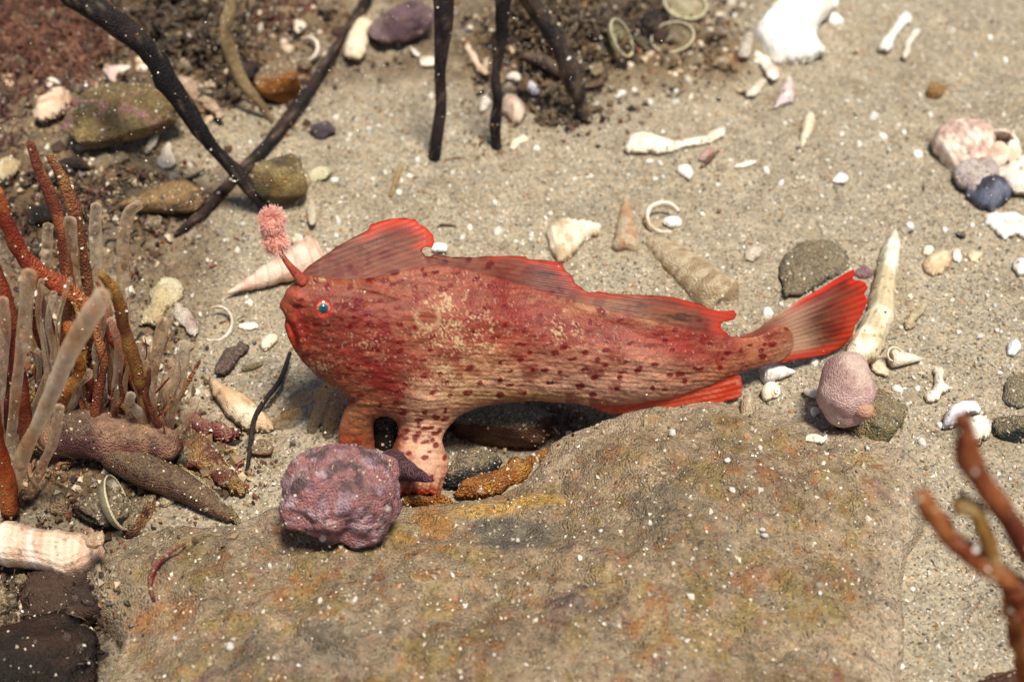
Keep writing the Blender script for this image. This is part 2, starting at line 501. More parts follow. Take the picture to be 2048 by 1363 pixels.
# the big rock in front
bx0, by0 = ROCK_XY.min(0) - 0.4; bx1, by1 = ROCK_XY.max(0) + 0.4
X, Y = np.meshgrid(np.arange(bx0, bx1, 0.05), np.arange(max(by0, -10), by1, 0.05))
D = rockd(X, Y)
keep = D > -0.16
cell = keep[:-1, :-1] & keep[1:, :-1] & keep[:-1, 1:] & keep[1:, 1:]
used = np.zeros(keep.shape, bool)
used[:-1, :-1] |= cell; used[1:, :-1] |= cell; used[:-1, 1:] |= cell; used[1:, 1:] |= cell
idx = -np.ones(keep.shape, int); idx[used] = np.arange(used.sum())
J, I = np.nonzero(cell)
Q = np.stack([idx[J, I], idx[J, I + 1], idx[J + 1, I + 1], idx[J + 1, I]], -1)
x, y, d = X[used], Y[used], D[used]
z = RH(x, y, d) + 0.06 * (n2(x, y, 6, 4, 13) - 0.5)
V = np.stack([x, y, z], -1)
rpx, rpy = project(V)
k1 = n2(x, y, 0.9, 5, 31)[:, None]; k2 = n2(x, y, 2.2, 5, 41)[:, None]; k3 = n2(x, y, 4.5, 4, 51)[:, None]
c = np.tile(lin((150, 130, 98)), (len(x), 1))
a = sstep(0.48, 0.62, k2) * 0.6; c = c * (1 - a) + lin((140, 118, 62)) * a
a = sstep(0.55, 0.68, k3) * 0.55; c = c * (1 - a) + lin((150, 92, 40)) * a
a = sstep(0.54, 0.70, k1) * 0.6; c = c * (1 - a) + lin((98, 92, 78)) * a
a = sstep(0.60, 0.72, n2(x, y, 3.0, 4, 61)[:, None]) * 0.5; c = c * (1 - a) + lin((128, 92, 84)) * a
RB = [(870, 1040, 60, 60, 0, (160, 108, 40), 0.8), (1000, 1012, 170, 22, -8, (186, 146, 66), 0.85), (1150, 1010, 60, 30, 20, (182, 146, 72), 0.7), (800, 1075, 60, 30, 0, (176, 132, 58), 0.7),
      (620, 1095, 150, 30, 0, (170, 132, 66), 0.5), (1030, 1070, 130, 40, 5, (92, 90, 78), 0.85), (330, 1230, 100, 40, -10, (150, 92, 40), 0.7), (1180, 1200, 110, 50, 0, (92, 74, 68), 0.7),
      (1480, 1150, 80, 70, 20, (158, 116, 44), 0.55), (1430, 1090, 50, 30, 0, (170, 120, 50), 0.5), (1600, 1250, 170, 110, 0, (132, 118, 62), 0.6), (1640, 1060, 120, 30, 10, (160, 138, 70), 0.5),
      (1250, 920, 120, 50, 0, (164, 146, 108), 0.5), (900, 1230, 200, 60, 0, (152, 112, 84), 0.45), (1350, 1330, 200, 60, 0, (150, 100, 58), 0.4), (500, 1130, 160, 40, 0, (150, 138, 112), 0.5)]
RNZ = n2(x, y, 2.6, 5, 123)
RB = [(a_, b_, c_, d_, e_, f_, 0.8 * g_) for (a_, b_, c_, d_, e_, f_, g_) in RB]
c = blobs(c, rpx, rpy, RB, RNZ)
a = sstep(0.9, 0.15, d + 0.9 * (n2(x, y, 1.4, 4, 88) - 0.5))[:, None] * (0.75 * sstep(1050, 1200, rpx) + 0.35)[:, None]
c = c * (1 - a) + lin((168, 150, 120)) * a
a = sstep(0.50, 0.64, n2(x, y, 1.2, 5, 90))[:, None] * 0.45; c = c * (1 - a) + lin((164, 146, 116)) * a
c = blobs(c, rpx, rpy, RB[:8], RNZ)
c = c * (0.50 + 0.78 * n2(x, y, 1.1, 5, 77))[:, None] * np.array([0.98, 0.98, 1.08])
mk('boulder', V, Q, M_ROCK, c, label='broad sand-dusted rock with orange and olive crusts filling the foreground', cat='rock')

# ------------------------------------------------------------------ loose grains (uncountable)
CLING_ON[0] = True
OCT = np.array([(1, 0, 0), (-1, 0, 0), (0, 1, 0), (0, -1, 0), (0, 0, 1), (0, 0, -1)], float)
OF = np.array([(0, 2, 4), (2, 1, 4), (1, 3, 4), (3, 0, 4), (2, 0, 5), (1, 2, 5), (3, 1, 5), (0, 3, 5)])
def grains(name, pts, size, cols, label=None, flat=0.6, cat=None):
    n = len(pts)
    s = size[:, None, None] * (0.6 + 0.8 * rng.random((n, 6, 1)))
    v = OCT[None] * s
    v[:, :, 2] *= flat
    v += (rng.random((n, 6, 3)) - 0.5) * size[:, None, None] * 0.7
    q1 = rng.normal(size=(n, 3)); q1 /= np.linalg.norm(q1, axis=1)[:, None]
    q2 = np.cross(q1, rng.normal(size=(n, 3))); q2 /= np.linalg.norm(q2, axis=1)[:, None]
    q3 = np.cross(q1, q2)
    v = v[:, :, :1] * q1[:, None] + v[:, :, 1:2] * q2[:, None] + v[:, :, 2:] * q3[:, None] + pts[:, None, :]
    F = (OF[None] + (np.arange(n) * 6)[:, None, None]).reshape(-1, 3)
    return mk(name, v.reshape(-1, 3), F, M_GRAIN, np.repeat(cols, 6, 0), smooth=False, kind='stuff', label=label, cat=cat)
PAL = lin([(186, 170, 142), (156, 140, 114), (122, 106, 84), (208, 196, 172), (232, 224, 208), (150, 104, 56), (70, 64, 58), (176, 120, 78), (120, 116, 102)])
PROB = np.array([0.25, 0.22, 0.13, 0.13, 0.09, 0.06, 0.05, 0.04, 0.03])
n = 95000
gx = rng.uniform(-13.5, 13.5, n); gy = rng.uniform(-7, 17, n)
rd = rockd(gx, gy)
gz = Sq(gx, gy)
ci = rng.choice(len(PAL), n, p=PROB)
size = np.exp(rng.normal(math.log(0.021), 0.38, n)).clip(0.009, 0.06)
cl = PAL[ci] * (0.85 + 0.3 * rng.random((n, 1)))
pp = np.stack([gx, gy, gz + size * 0.2], -1)
gpx, gpy = project(pp)
m = (gpx > -80) & (gpx < 2130) & (gpy > -80) & (gpy < 1440)
onr = rd > -0.05
dk = rng.random(n) < 0.35
mud_shade_w = np.zeros(n)
for (cx, cy, rx, ry, _a, _c, _k) in MUD_SHADE:
    mud_shade_w = np.maximum(mud_shade_w, _k * np.exp(-(((gpx - cx) / rx) ** 2 + ((gpy - cy) / ry) ** 2) ** 1.3))
weedy = np.clip(np.clip(sstep(640, 480, gpx + 0.25 * gpy) + sstep(215, 120, gpy) * sstep(1560, 1420, gpx), 0, 1) * 0.6, mud_shade_w, 1)
cl = cl * (1 - 0.62 * weedy[:, None])  # grains dimmed with the ground, painted hollow shade included
m = m & (rng.random(n) > weedy * 0.9)
g1 = m & ~onr
grains('sand_grains', pp[g1], size[g1], cl[g1], 'loose tan, brown and white sand grains lying over the sea floor', cat='sand')
g2 = m & onr & dk
grains('rock_grit', pp[g2], size[g2], cl[g2], 'loose sand grains caught on top of the foreground rock', cat='sand')
# broken white shell grit
n = 3200
gx = rng.uniform(-12, 12, n); gy = rng.uniform(-6, 16, n)
pp = np.stack([gx, gy, Sq(gx, gy) + 0.012], -1)
gpx, gpy = project(pp)
m = (gpx > -60) & (gpx < 2110) & (gpy > -60) & (gpy < 1420) & ((rockd(gx, gy) < 0) | (rng.random(n) < 0.15)) & (n2(gx, gy, 0.5, 2, 6) + 0.25 * rng.random(n) > 0.5)
size = np.exp(rng.normal(math.log(0.023), 0.5, n)).clip(0.012, 0.075)
grains('shell_grit', pp[m], size[m], lin([(238, 230, 214)]) * np.ones((m.sum(), 3)) * (0.55 + 0.5 * rng.random((m.sum(), 1))), 'tiny broken white shell grit sprinkled over sand and rock', 0.4, cat='shell grit')

# ------------------------------------------------------------------ shape builders
def ico(sub):
    import bmesh
    bm = bmesh.new(); bmesh.ops.create_icosphere(bm, subdivisions=sub, radius=1)
    V = np.array([v.co[:] for v in bm.verts]); F = np.array([[v.index for v in f.verts] for f in bm.faces]); bm.free()
    return V, F
ICO = {k: ico(k) for k in (1, 2, 3, 4, 5)}
def rot(ax, ay, az):
    cx, sx, cy, sy, cz, sz = math.cos(ax), math.sin(ax), math.cos(ay), math.sin(ay), math.cos(az), math.sin(az)
    return (np.array([[cz, -sz, 0], [sz, cz, 0], [0, 0, 1]]) @ np.array([[cy, 0, sy], [0, 1, 0], [-sy, 0, cy]]) @ np.array([[1, 0, 0], [0, cx, -sx], [0, sx, cx]]))
def palette(V, cols, sc=1.5, seed=0.0, width=0.06):
    """blend the palette over the surface with noise"""
    cols = [lin(c) for c in cols]
    c = np.tile(cols[0], (len(V), 1))
    for k, cc in enumerate(cols[1:]):
        a = sstep(0.52 - width, 0.52 + width, fbm(V * sc, 4, seed + 13 * k + 3))[:, None]
        c = c * (1 - a) + cc * a
    return c
def stone(name, ctr, r, cols, mat=None, amp=0.25, freq=1.2, sub=4, R=(0, 0, 0), seed=0.0, sc=2.0, fine=0.05, post=None, facet=True, **kw):
    V, F = ICO[sub]
    d = 1 + amp * 2 * (fbm(V * freq, 3, seed) - 0.5) + amp * 0.9 * (fbm(V * freq * 2.6, 3, seed + 2) - 0.5) + fine * 3 * (fbm(V * freq * 7, 3, seed + 5) - 0.5)
    P = V * d[:, None]
    if amp > 0.2 and facet:                                   # a few broken facets
        rf_ = np.random.default_rng(int(abs(seed) * 10) + 3)
        for _ in range(7):
            nv_ = rf_.normal(size=3); nv_ /= np.linalg.norm(nv_)
            ex_ = P @ nv_ - rf_.uniform(0.62, 0.9)
            P = P - np.outer(np.maximum(ex_, 0) * 0.8, nv_)
    P = (P * np.array(r)) @ rot(*R).T
    if post: P = post(P)
    c = palette(P, cols, sc, seed)
    return mk(name, P + np.array(ctr), F, mat or M_STONE, c, **kw)
def on_px(px, py, half):
    """centre for a thing of half-height half, seen at this pixel, resting on the floor"""
    return pt(px, py, half)

def tube_mesh(P, R, sides=10, rough=0.0, seed=0.0, sub=5, cap=True, flat=1.0, rf=3.0):
    P = catmull(P, sub, closed=False)
    R = np.interp(np.linspace(0, 1, len(P)), np.linspace(0, 1, len(R)), R)
    T = np.gradient(P, axis=0); T /= np.linalg.norm(T, axis=1)[:, None] + 1e-9
    up = np.array([0.13, -0.3, 0.95]); A = np.cross(T, up); A /= np.linalg.norm(A, axis=1)[:, None] + 1e-9
    B = np.cross(T, A)
    th = np.linspace(0, 2 * math.pi, sides, endpoint=False)
    ring = A[:, None] * np.cos(th)[None, :, None] + B[:, None] * (np.sin(th) * flat)[None, :, None]
    V = P[:, None] + ring * R[:, None, None]
    if rough > 0:
        nn = fbm(V * rf, 3, seed) - 0.5
        V = V + ring * (R[:, None] * nn * 2 * rough)[..., None]
    m = len(P); V = V.reshape(-1, 3)
    i = np.arange(m * sides).reshape(m, sides)
    j = np.roll(i, -1, 1)
    F = [np.stack([i[:-1], j[:-1], j[1:], i[1:]], -1).reshape(-1, 4)]
    t = np.repeat(np.linspace(0, 1, m), sides)
    if cap:
        V = np.concatenate([V, [P[0] - T[0] * R[0] * 0.6], [P[-1] + T[-1] * R[-1] * 0.6]])
        a, b = m * sides, m * sides + 1
        F.append(np.concatenate([np.stack([j[0], i[0], np.full(sides, a)], -1), np.stack([i[-1], j[-1], np.full(sides, b)], -1)]))
        t = np.concatenate([t, [0, 1]])
    return V, F, t
def merge(parts):
    Vs = []; Fs = {3: [], 4: []}; ts = []; o = 0
    for V, F, t in parts:
        Vs.append(V); ts.append(t)
        for f in F: Fs[f.shape[1]].append(f + o)
        o += len(V)
    return np.concatenate(Vs), [np.concatenate(f) for f in Fs.values() if f], np.concatenate(ts)
def tube(name, P, R, cols, mat, sides=12, rough=0.15, seed=0.0, sc=1.5, rf=3.0, bands=None, flat=1.0, **kw):
    V, F, t = tube_mesh(np.asarray(P, float), R, sides, rough, seed, flat=flat, rf=rf)
    c = palette(V, cols, sc, seed)
    if bands is not None:
        c = bands(t, c, V)
    return mk(name, V, F, mat, c, **kw)

def slab(name, poly, cols, mat=None, off=0.05, thick=0.08, dome=0.15, tilt=(0, 0), step=3.0, smooth=True, ribs=None, rough=0.03, sc=3.0, seed=0.0, paint=None, base=None, **kw):
    """plate or cupped shell whose outline is given in photo pixels, lying on the floor at its own distance"""
    poly = np.asarray(poly, float)
    cen = poly.mean(0)
    pg = catmull(poly, 5) if smooth else poly
    sz_ = np.ptp(poly, axis=0).min()
    pg = pg + (np.stack([n2(pg[:, 0], pg[:, 1], 0.11, 3, seed + 1), n2(pg[:, 0], pg[:, 1], 0.11, 3, seed + 55)], -1) - 0.5) * min(14, sz_ * 0.30)
    o = pt(cen[0], cen[1], off * 0.6) if base is None else base
    nrm = np.array([tilt[0], tilt[1], 1.0]); nrm /= np.linalg.norm(nrm)
    u, v, d, q, bd, quads = outline_grid(pg, step)
    r = rays(u, v)
    t = ((o - CAM) @ nrm) / (r @ nrm)
    B = CAM + r * t[:, None]
    k = cmpx(o)
    qn = q / (q.max() + 1e-9)
    lift = dome * qn
    if ribs:
        ux, uy, nr, ra = ribs
        ang = np.arctan2(v - uy, u - ux)
        lift = lift + ra * np.abs(np.sin(ang * nr)) * sstep(0, 0.5, qn)
    lift = lift + (rough + 0.02) * (fbm(B * 5, 4, seed) - 0.5) * 2 * sstep(0, 0.3, qn) + 0.25 * dome * (fbm(B * 1.8, 2, seed + 4) - 0.5)
    e = thick / 2 * np.sqrt(np.clip(d / (4 * step), 0, 1))
    gl = np.sin(d * 0.55 + 3 * n2(u, v, 0.03, 2, seed)) * sstep(0, 6, d)
    lift = lift + 0.010 * gl
    fr = B + nrm * (lift + e)[:, None]
    bk = B + nrm * (lift * 0.9 - e)[:, None]
    V, F, inn = two_sided(fr, bk, bd, quads)
    c = palette(V, cols, sc, seed)
    glf = np.concatenate([gl, gl[inn]])[:, None]; pit = sstep(0.70, 0.76, fbm(V * 11, 2, seed + 8))[:, None]
    c = c * (1 + 0.07 * glf) * (1 - 0.5 * pit)
    if paint is not None:
        pu = np.concatenate([u, u[inn]]); pv = np.concatenate([v, v[inn]])
        c = paint(pu, pv, c)
    return mk(name, V, F, mat or M_SHELL, c, **kw)

def turret(name, tip, base, rb, nw, cols, mat=None, amp=0.10, ridges=0, mouth=True, seed=0.0, power=0.85, **kw):
    """spired shell from tip to base (3-D points)"""
    tip = np.asarray(tip, float); base = np.asarray(base, float)
    ax = base - tip; Ln = np.linalg.norm(ax); ax /= Ln
    A = np.cross(ax, [0, 0, 1.0]); A /= np.linalg.norm(A); B = np.cross(A, ax)
    m, s = 110, 28
    t = np.linspace(0, 1, m)[:, None]; th = np.linspace(0, 2 * math.pi, s, endpoint=False)[None]
    ph = (t ** 0.75) * nw - th / (2 * math.pi)
    fr = ph - np.floor(ph)
    rad = rb * (0.06 + 0.94 * t ** power) * (1 - 0.30 * sstep(0.93, 1.0, t))
    rad = rad * (1 + amp * (np.sqrt(np.clip(1 - (2 * fr - 1) ** 2, 0, 1)) - 0.6))
    if ridges: rad = rad * (1 + 0.04 * np.sin(th * ridges + 9 * t))
    P = tip + ax * (t * Ln)[..., None] + (A * np.cos(th)[..., None] + B * np.sin(th)[..., None]) * rad[..., None]
    P = P + (fbm(P * 4, 3, seed) - 0.5)[..., None] * rb * 0.12
    V = P.reshape(-1, 3)
    i = np.arange(m * s).reshape(m, s); j = np.roll(i, -1, 1)
    F = [np.stack([i[:-1], j[:-1], j[1:], i[1:]], -1).reshape(-1, 4)]
    V = np.concatenate([V, [tip - ax * rb * 0.1], [base - ax * rb * (0.3 if mouth else -0.1)]])
    F.append(np.concatenate([np.stack([j[0], i[0], np.full(s, m * s)], -1), np.stack([i[-1], j[-1], np.full(s, m * s + 1)], -1)]))
    c1, c2, c3 = [lin(c) for c in cols]
    f = np.concatenate([fr.ravel(), [0, 0]])[:, None]
    nn = fbm(V * 6, 3, seed)[:, None]
    a = sstep(0.42, 0.62, nn)
    c = c1 * (1 - a) + c2 * a
    seam = np.clip(1 - np.abs(f - 0.03) / 0.10, 0, 1)
    c = c * (1 - 0.6 * seam) + c3 * 0.6 * seam
    return mk(name, V, F, mat or M_SHELL, c, **kw)

def coil(name, ctr, r, cols, turns=2.6, R=(0.4, 0, 0), spire=0.7, mat=None, seed=0.0, **kw):
    """small coiled snail shell with an open mouth"""
    m, s = 60, 12
    t = np.linspace(0, 1, m)
    th = t * turns * 2 * math.pi
    rr = r * 0.62 * np.exp(-1.9 * (1 - t)) ; tr = r * 0.45 * np.exp(-1.8 * (1 - t))
    C = np.stack([rr * np.cos(th), rr * np.sin(th), r * spire * (1 - t ** 1.3)], -1)
    T = np.gradient(C, axis=0); T /= np.linalg.norm(T, axis=1)[:, None]
    A = np.cross(T, [0, 0, 1.0]); A /= np.linalg.norm(A, axis=1)[:, None] + 1e-9; B = np.cross(T, A)
    a = np.linspace(0, 2 * math.pi, s, endpoint=False)
    ring = A[:, None] * np.cos(a)[None, :, None] + B[:, None] * np.sin(a)[None, :, None]
    V = (C[:, None] + ring * tr[:, None, None]).reshape(-1, 3)
    inn = (C[-1] + ring[-1] * tr[-1] * 0.72); deep = C[-6] + ring[-6] * tr[-6] * 0.6
    V = np.concatenate([V, inn, deep])
    i = np.arange(m * s).reshape(m, s); j = np.roll(i, -1, 1)
    F = [np.stack([i[:-1], j[:-1], j[1:], i[1:]], -1).reshape(-1, 4)]
    k = np.arange(s); kk = np.roll(k, -1); o1 = m * s; o2 = o1 + s
    F.append(np.stack([i[-1], j[-1], o1 + kk, o1 + k], -1)); F.append(np.stack([o1 + k, o1 + kk, o2 + kk, o2 + k], -1))
    F.append(np.stack([i[0], j[0], np.full(s, i[0, 0])], -1)[1:-1])
    V = V @ rot(*R).T + np.array(ctr)
    c = palette(V, cols, 8 / max(r, 0.2) * 0.3, seed)
    return mk(name, V, F, mat or M_SHELL, c, **kw)

def ring_shell(name, ctr, r, a0, a1, wdt, cols, tilt=(0, 0, 0), thick=0.35, mat=None, squash=1.0, **kw):
    """broken hoop of shell"""
    m, s = 40, 10
    t = np.linspace(0, 1, m); th = math.radians(a0) + t * math.radians(a1 - a0)
    C = np.stack([r * np.cos(th), r * squash * np.sin(th), 0 * th], -1)
    N = np.stack([np.cos(th), np.sin(th), 0 * th], -1); Z = np.array([0, 0, 1.0])
    wd = wdt * (0.35 + 0.65 * np.sin(math.pi * np.clip(t * 0.9 + 0.08, 0, 1)))
    a = np.linspace(0, 2 * math.pi, s, endpoint=False)
    V = C[:, None] + N[:, None] * (np.cos(a)[None] * (wd * thick)[:, None])[..., None] + Z * (np.sin(a)[None] * wd[:, None])[..., None]
    V = V.reshape(-1, 3)
    i = np.arange(m * s).reshape(m, s); j = np.roll(i, -1, 1)
    F = [np.stack([i[:-1], j[:-1], j[1:], i[1:]], -1).reshape(-1, 4), i[0][None, ::-1][:, :3], i[-1][None, :3]]
    V = V + (fbm(V * 6, 2) - 0.5)[:, None] * wdt * 0.3
    V = V @ rot(*tilt).T + np.array(ctr)
    return mk(name, V, [F[0]], mat or M_SHELL, palette(V, cols, 5), **kw)

def chip(name, px, py, wpx, hpx, ang=0, colr=(236, 228, 212), up=0.3, mat=None, seed=None, **kw):
    """small angular shell chip: 9-sided plate with a raised middle"""
    rs = random.Random(int(px * 7 + py * 13) if seed is None else seed)
    p = pt(px, py, 0.03)
    k = cmpx(p)
    a = wpx / 2 * k; b = hpx / 2 * k
    n = 9
    th = np.array([i / n * 2 * math.pi + rs.uniform(-0.2, 0.2) for i in range(n)])
    rr = np.array([rs.uniform(0.78, 1.12) for _ in range(n)])
    X = np.cos(th) * rr * a; Yv = np.sin(th) * rr * b
    g = math.radians(-ang)
    U = X * math.cos(g) - Yv * math.sin(g); W = X * math.sin(g) + Yv * math.cos(g)
    # lies across the view: width along x, height split between y and z
    sl = rs.uniform(0.25, 0.75)
    view = np.array([0, 1.0, sl]); view /= abs(view @ UPV)
    mn = min(a, b)
    tv = np.cross([1, 0, 0], view); tv /= np.linalg.norm(tv)
    ringB = p + U[:, None] * RGT + W[:, None] * view
    top = ringB * 1.0 + (p - ringB) * 0.28 + tv * mn * 0.5
    mid = p + tv * mn * 0.72 + RGT * rs.uniform(-.2, .2) * a
    bot = ringB - tv * mn * 0.35
    V = np.concatenate([ringB, top, bot, [mid]])
    i = np.arange(n); j = (i + 1) % n
    F4 = np.concatenate([np.stack([i, j, n + j, n + i], -1), np.stack([2 * n + i, 2 * n + j, j, i], -1)])
    F3 = np.concatenate([np.stack([n + i, n + j, np.full(n, 3 * n)], -1)])
    c = np.tile(lin(colr), (len(V), 1)) * np.array([rs.uniform(0.85, 1.05) for _ in range(len(V))])[:, None]
    return mk(name, V, [F4, F3], mat or M_SHELL, c, smooth=False, **kw)

# ------------------------------------------------------------------ the fish
YAW = math.radians(12); LEAN = math.radians(15)
n0 = np.array([math.sin(YAW), -math.cos(YAW), 0.0])
FN = n0 * math.cos(LEAN) + np.array([0, 0, 1.0]) * math.sin(LEAN)
def fish_mid(px, py):
    """mid-plane of the fish: a leaning sheet whose tail bends back to the sand and whose near foot steps forward"""
    r = rays(px, py)
    t = ((TGT - CAM) @ FN) / (r @ FN)
    b = -0.85 * sstep(1020, 1340, px) + 0.95 * sstep(1420, 1740, px)
    near = sstep(800, 985, py) * sstep(770, 800, px) * sstep(960, 900, px)
    far = sstep(800, 905, py) * sstep(770, 750, px)
    b = b - 1.15 * near + 0.15 * far
    return CAM + r * (t + b)[..., None]

BODY = [(592, 566), (606, 556), (640, 557), (680, 561), (730, 560), (790, 546), (850, 534), (900, 534), (960, 546), (1040, 568), (1110, 590), (1170, 607), (1250, 628), (1340, 650), (1420, 666), (1475, 674),
        (1515, 670), (1560, 650), (1585, 668), (1584, 700), (1560, 722), (1520, 734), (1480, 744), (1420, 768), (1340, 792), (1260, 804), (1190, 808), (1130, 800), (1060, 796), (1000, 800), (950, 808), (915, 826), (894, 850), (884, 878), (892, 905), (897, 930), (890, 955), (884, 975),
        (878, 990), (855, 984), (838, 991), (815, 984), (790, 989), (772, 976), (776, 950), (770, 925), (785, 895), (796, 870), (794, 845), (780, 828), (762, 824), (749, 838), (747, 862), (749, 885), (744, 912), (722, 908), (700, 914), (684, 900), (676, 872), (682, 840), (694, 806), (690, 788),
        (668, 772), (634, 750), (606, 722), (586, 694), (574, 668), (569, 650), (571, 636), (566, 624), (559, 613), (562, 602), (568, 594), (574, 578)]
LINE = np.array([(560, 640), (800, 665), (1100, 680), (1350, 705), (1480, 700), (1600, 668), (1750, 600)], float)
def yc(px): return np.interp(px, LINE[:, 0], LINE[:, 1])

TONES = [
    (650, 650, 120, 110, 0, (138, 66, 48), 0.9), (590, 600, 30, 50, 0, (186, 94, 74), 0.7), (596, 690, 34, 70, 10, (176, 62, 44), 0.75), (700, 690, 90, 60, 0, (148, 66, 54), 0.7),
    (700, 560, 100, 25, -8, (178, 100, 74), 0.7), (900, 540, 100, 25, 0, (180, 108, 84), 0.7), (780, 620, 60, 60, 0, (150, 70, 56), 0.6), (860, 600, 90, 60, 0, (168, 96, 72), 0.6),
    (775, 735, 60, 55, 30, (132, 28, 28), 0.8), (740, 700, 40, 40, 0, (150, 44, 40), 0.5), (900, 700, 90, 70, 0, (168, 100, 78), 0.55), (1045, 650, 130, 60, 10, (146, 52, 44), 0.75), (1040, 570, 80, 25, 10, (150, 62, 50), 0.6),
    (1190, 606, 60, 16, 5, (200, 148, 108), 0.75), (1330, 640, 60, 16, 8, (190, 136, 96), 0.7), (1230, 660, 80, 25, 8, (142, 62, 50), 0.6), (1380, 690, 75, 45, 0, (146, 30, 24), 0.85), (1240, 700, 90, 30, 0, (164, 70, 60), 0.6),
    (930, 775, 90, 55, -20, (232, 186, 142), 0.95), (1060, 768, 130, 34, 0, (228, 178, 146), 0.95), (1230, 765, 190, 46, 0, (230, 178, 154), 0.95), (1180, 722, 120, 30, 0, (206, 142, 118), 0.7), (1040, 792, 130, 12, 0, (212, 176, 120), 0.7),
    (850, 880, 55, 105, 0, (238, 194, 164), 0.95), (870, 820, 60, 30, 0, (216, 160, 132), 0.7), (715, 850, 40, 60, 0, (206, 138, 98), 0.85), (700, 885, 40, 25, 0, (214, 84, 44), 0.7), (840, 990, 70, 16, 0, (232, 76, 34), 0.9), (780, 960, 14, 30, 0, (206, 110, 84), 0.5), (715, 915, 40, 16, 0, (226, 78, 36), 0.9),
    (1460, 695, 40, 40, 0, (170, 84, 66), 0.6), (1505, 700, 30, 30, 0, (198, 130, 98), 0.8), (1560, 700, 50, 30, 0, (192, 116, 96), 0.7), (1590, 700, 40, 26, -20, (202, 152, 120), 0.85),
    (1410, 745, 80, 12, -15, (206, 138, 96), 0.5)]
_s = [(655, 580), (600, 565), (700, 575), (740, 560), (715, 610), (760, 600), (735, 625), (700, 650), (735, 665), (765, 680), (715, 690), (755, 700), (800, 650), (795, 615), (830, 655), (860, 700), (800, 700),
      (790, 545), (845, 540), (890, 523), (870, 545), (850, 550), (938, 518), (975, 535), (980, 528), (950, 560), (900, 570), (885, 578), (930, 600), (955, 555), (785, 570), (770, 560), (700, 535), (630, 565),
      (960, 630), (985, 640), (1010, 650), (1050, 660), (990, 675), (1080, 630), (1120, 650), (1150, 650), (1180, 645), (1090, 690), (1110, 705), (1145, 718), (1060, 705), (1040, 720), (1090, 740), (1065, 740), (1022, 742), (1100, 765), (1160, 772), (1120, 745),
      (960, 765), (1020, 770), (1050, 785), (1000, 760), (915, 770), (935, 785), (900, 790), (865, 785), (848, 750), (880, 748), (810, 770), (845, 720), (800, 780), (890, 820), (895, 765), (940, 735), (1000, 725), (1130, 690), (1170, 705), (1170, 738), (1195, 718), (1210, 730), (1190, 755), (1240, 755), (1232, 776),
      (1185, 788), (1245, 745), (1280, 735), (1275, 740), (1310, 728), (1305, 775), (1330, 778), (1340, 750), (1360, 748), (1390, 735), (1370, 762), (1400, 738), (1445, 718), (1440, 735), (1455, 705), (1490, 660), (1500, 690), (1522, 700), (1525, 712), (1480, 700), (1215, 680), (1260, 685), (1300, 690), (1330, 680), (1345, 700), (1210, 700), (1250, 725),
      (850, 825), (812, 862), (849, 856), (830, 880), (811, 877), (850, 915), (889, 915), (792, 915), (873, 835), (838, 840), (880, 860), (705, 800), (720, 790), (760, 810), (790, 805), (806, 825), (1000, 790), (1110, 660), (1200, 620), (1240, 640), (1350, 660), (1420, 690), (1400, 640), (1545, 688), (1530, 662), (1575, 655), (1560, 640), (1530, 690), (1600, 640), (1620, 625)]
_rs = random.Random(9)
for _ in range(34):
    _s.append((_rs.uniform(640, 1440), _rs.uniform(560, 700)))
for _ in range(22):
    _s.append((_rs.uniform(795, 890), _rs.uniform(820, 960)))
for _ in range(14):
    _s.append((_rs.uniform(600, 760), _rs.uniform(590, 740)))
SPOTS = np.array(_s, float)
SKIN_TINT = np.array([0.62, 0.56, 0.50])
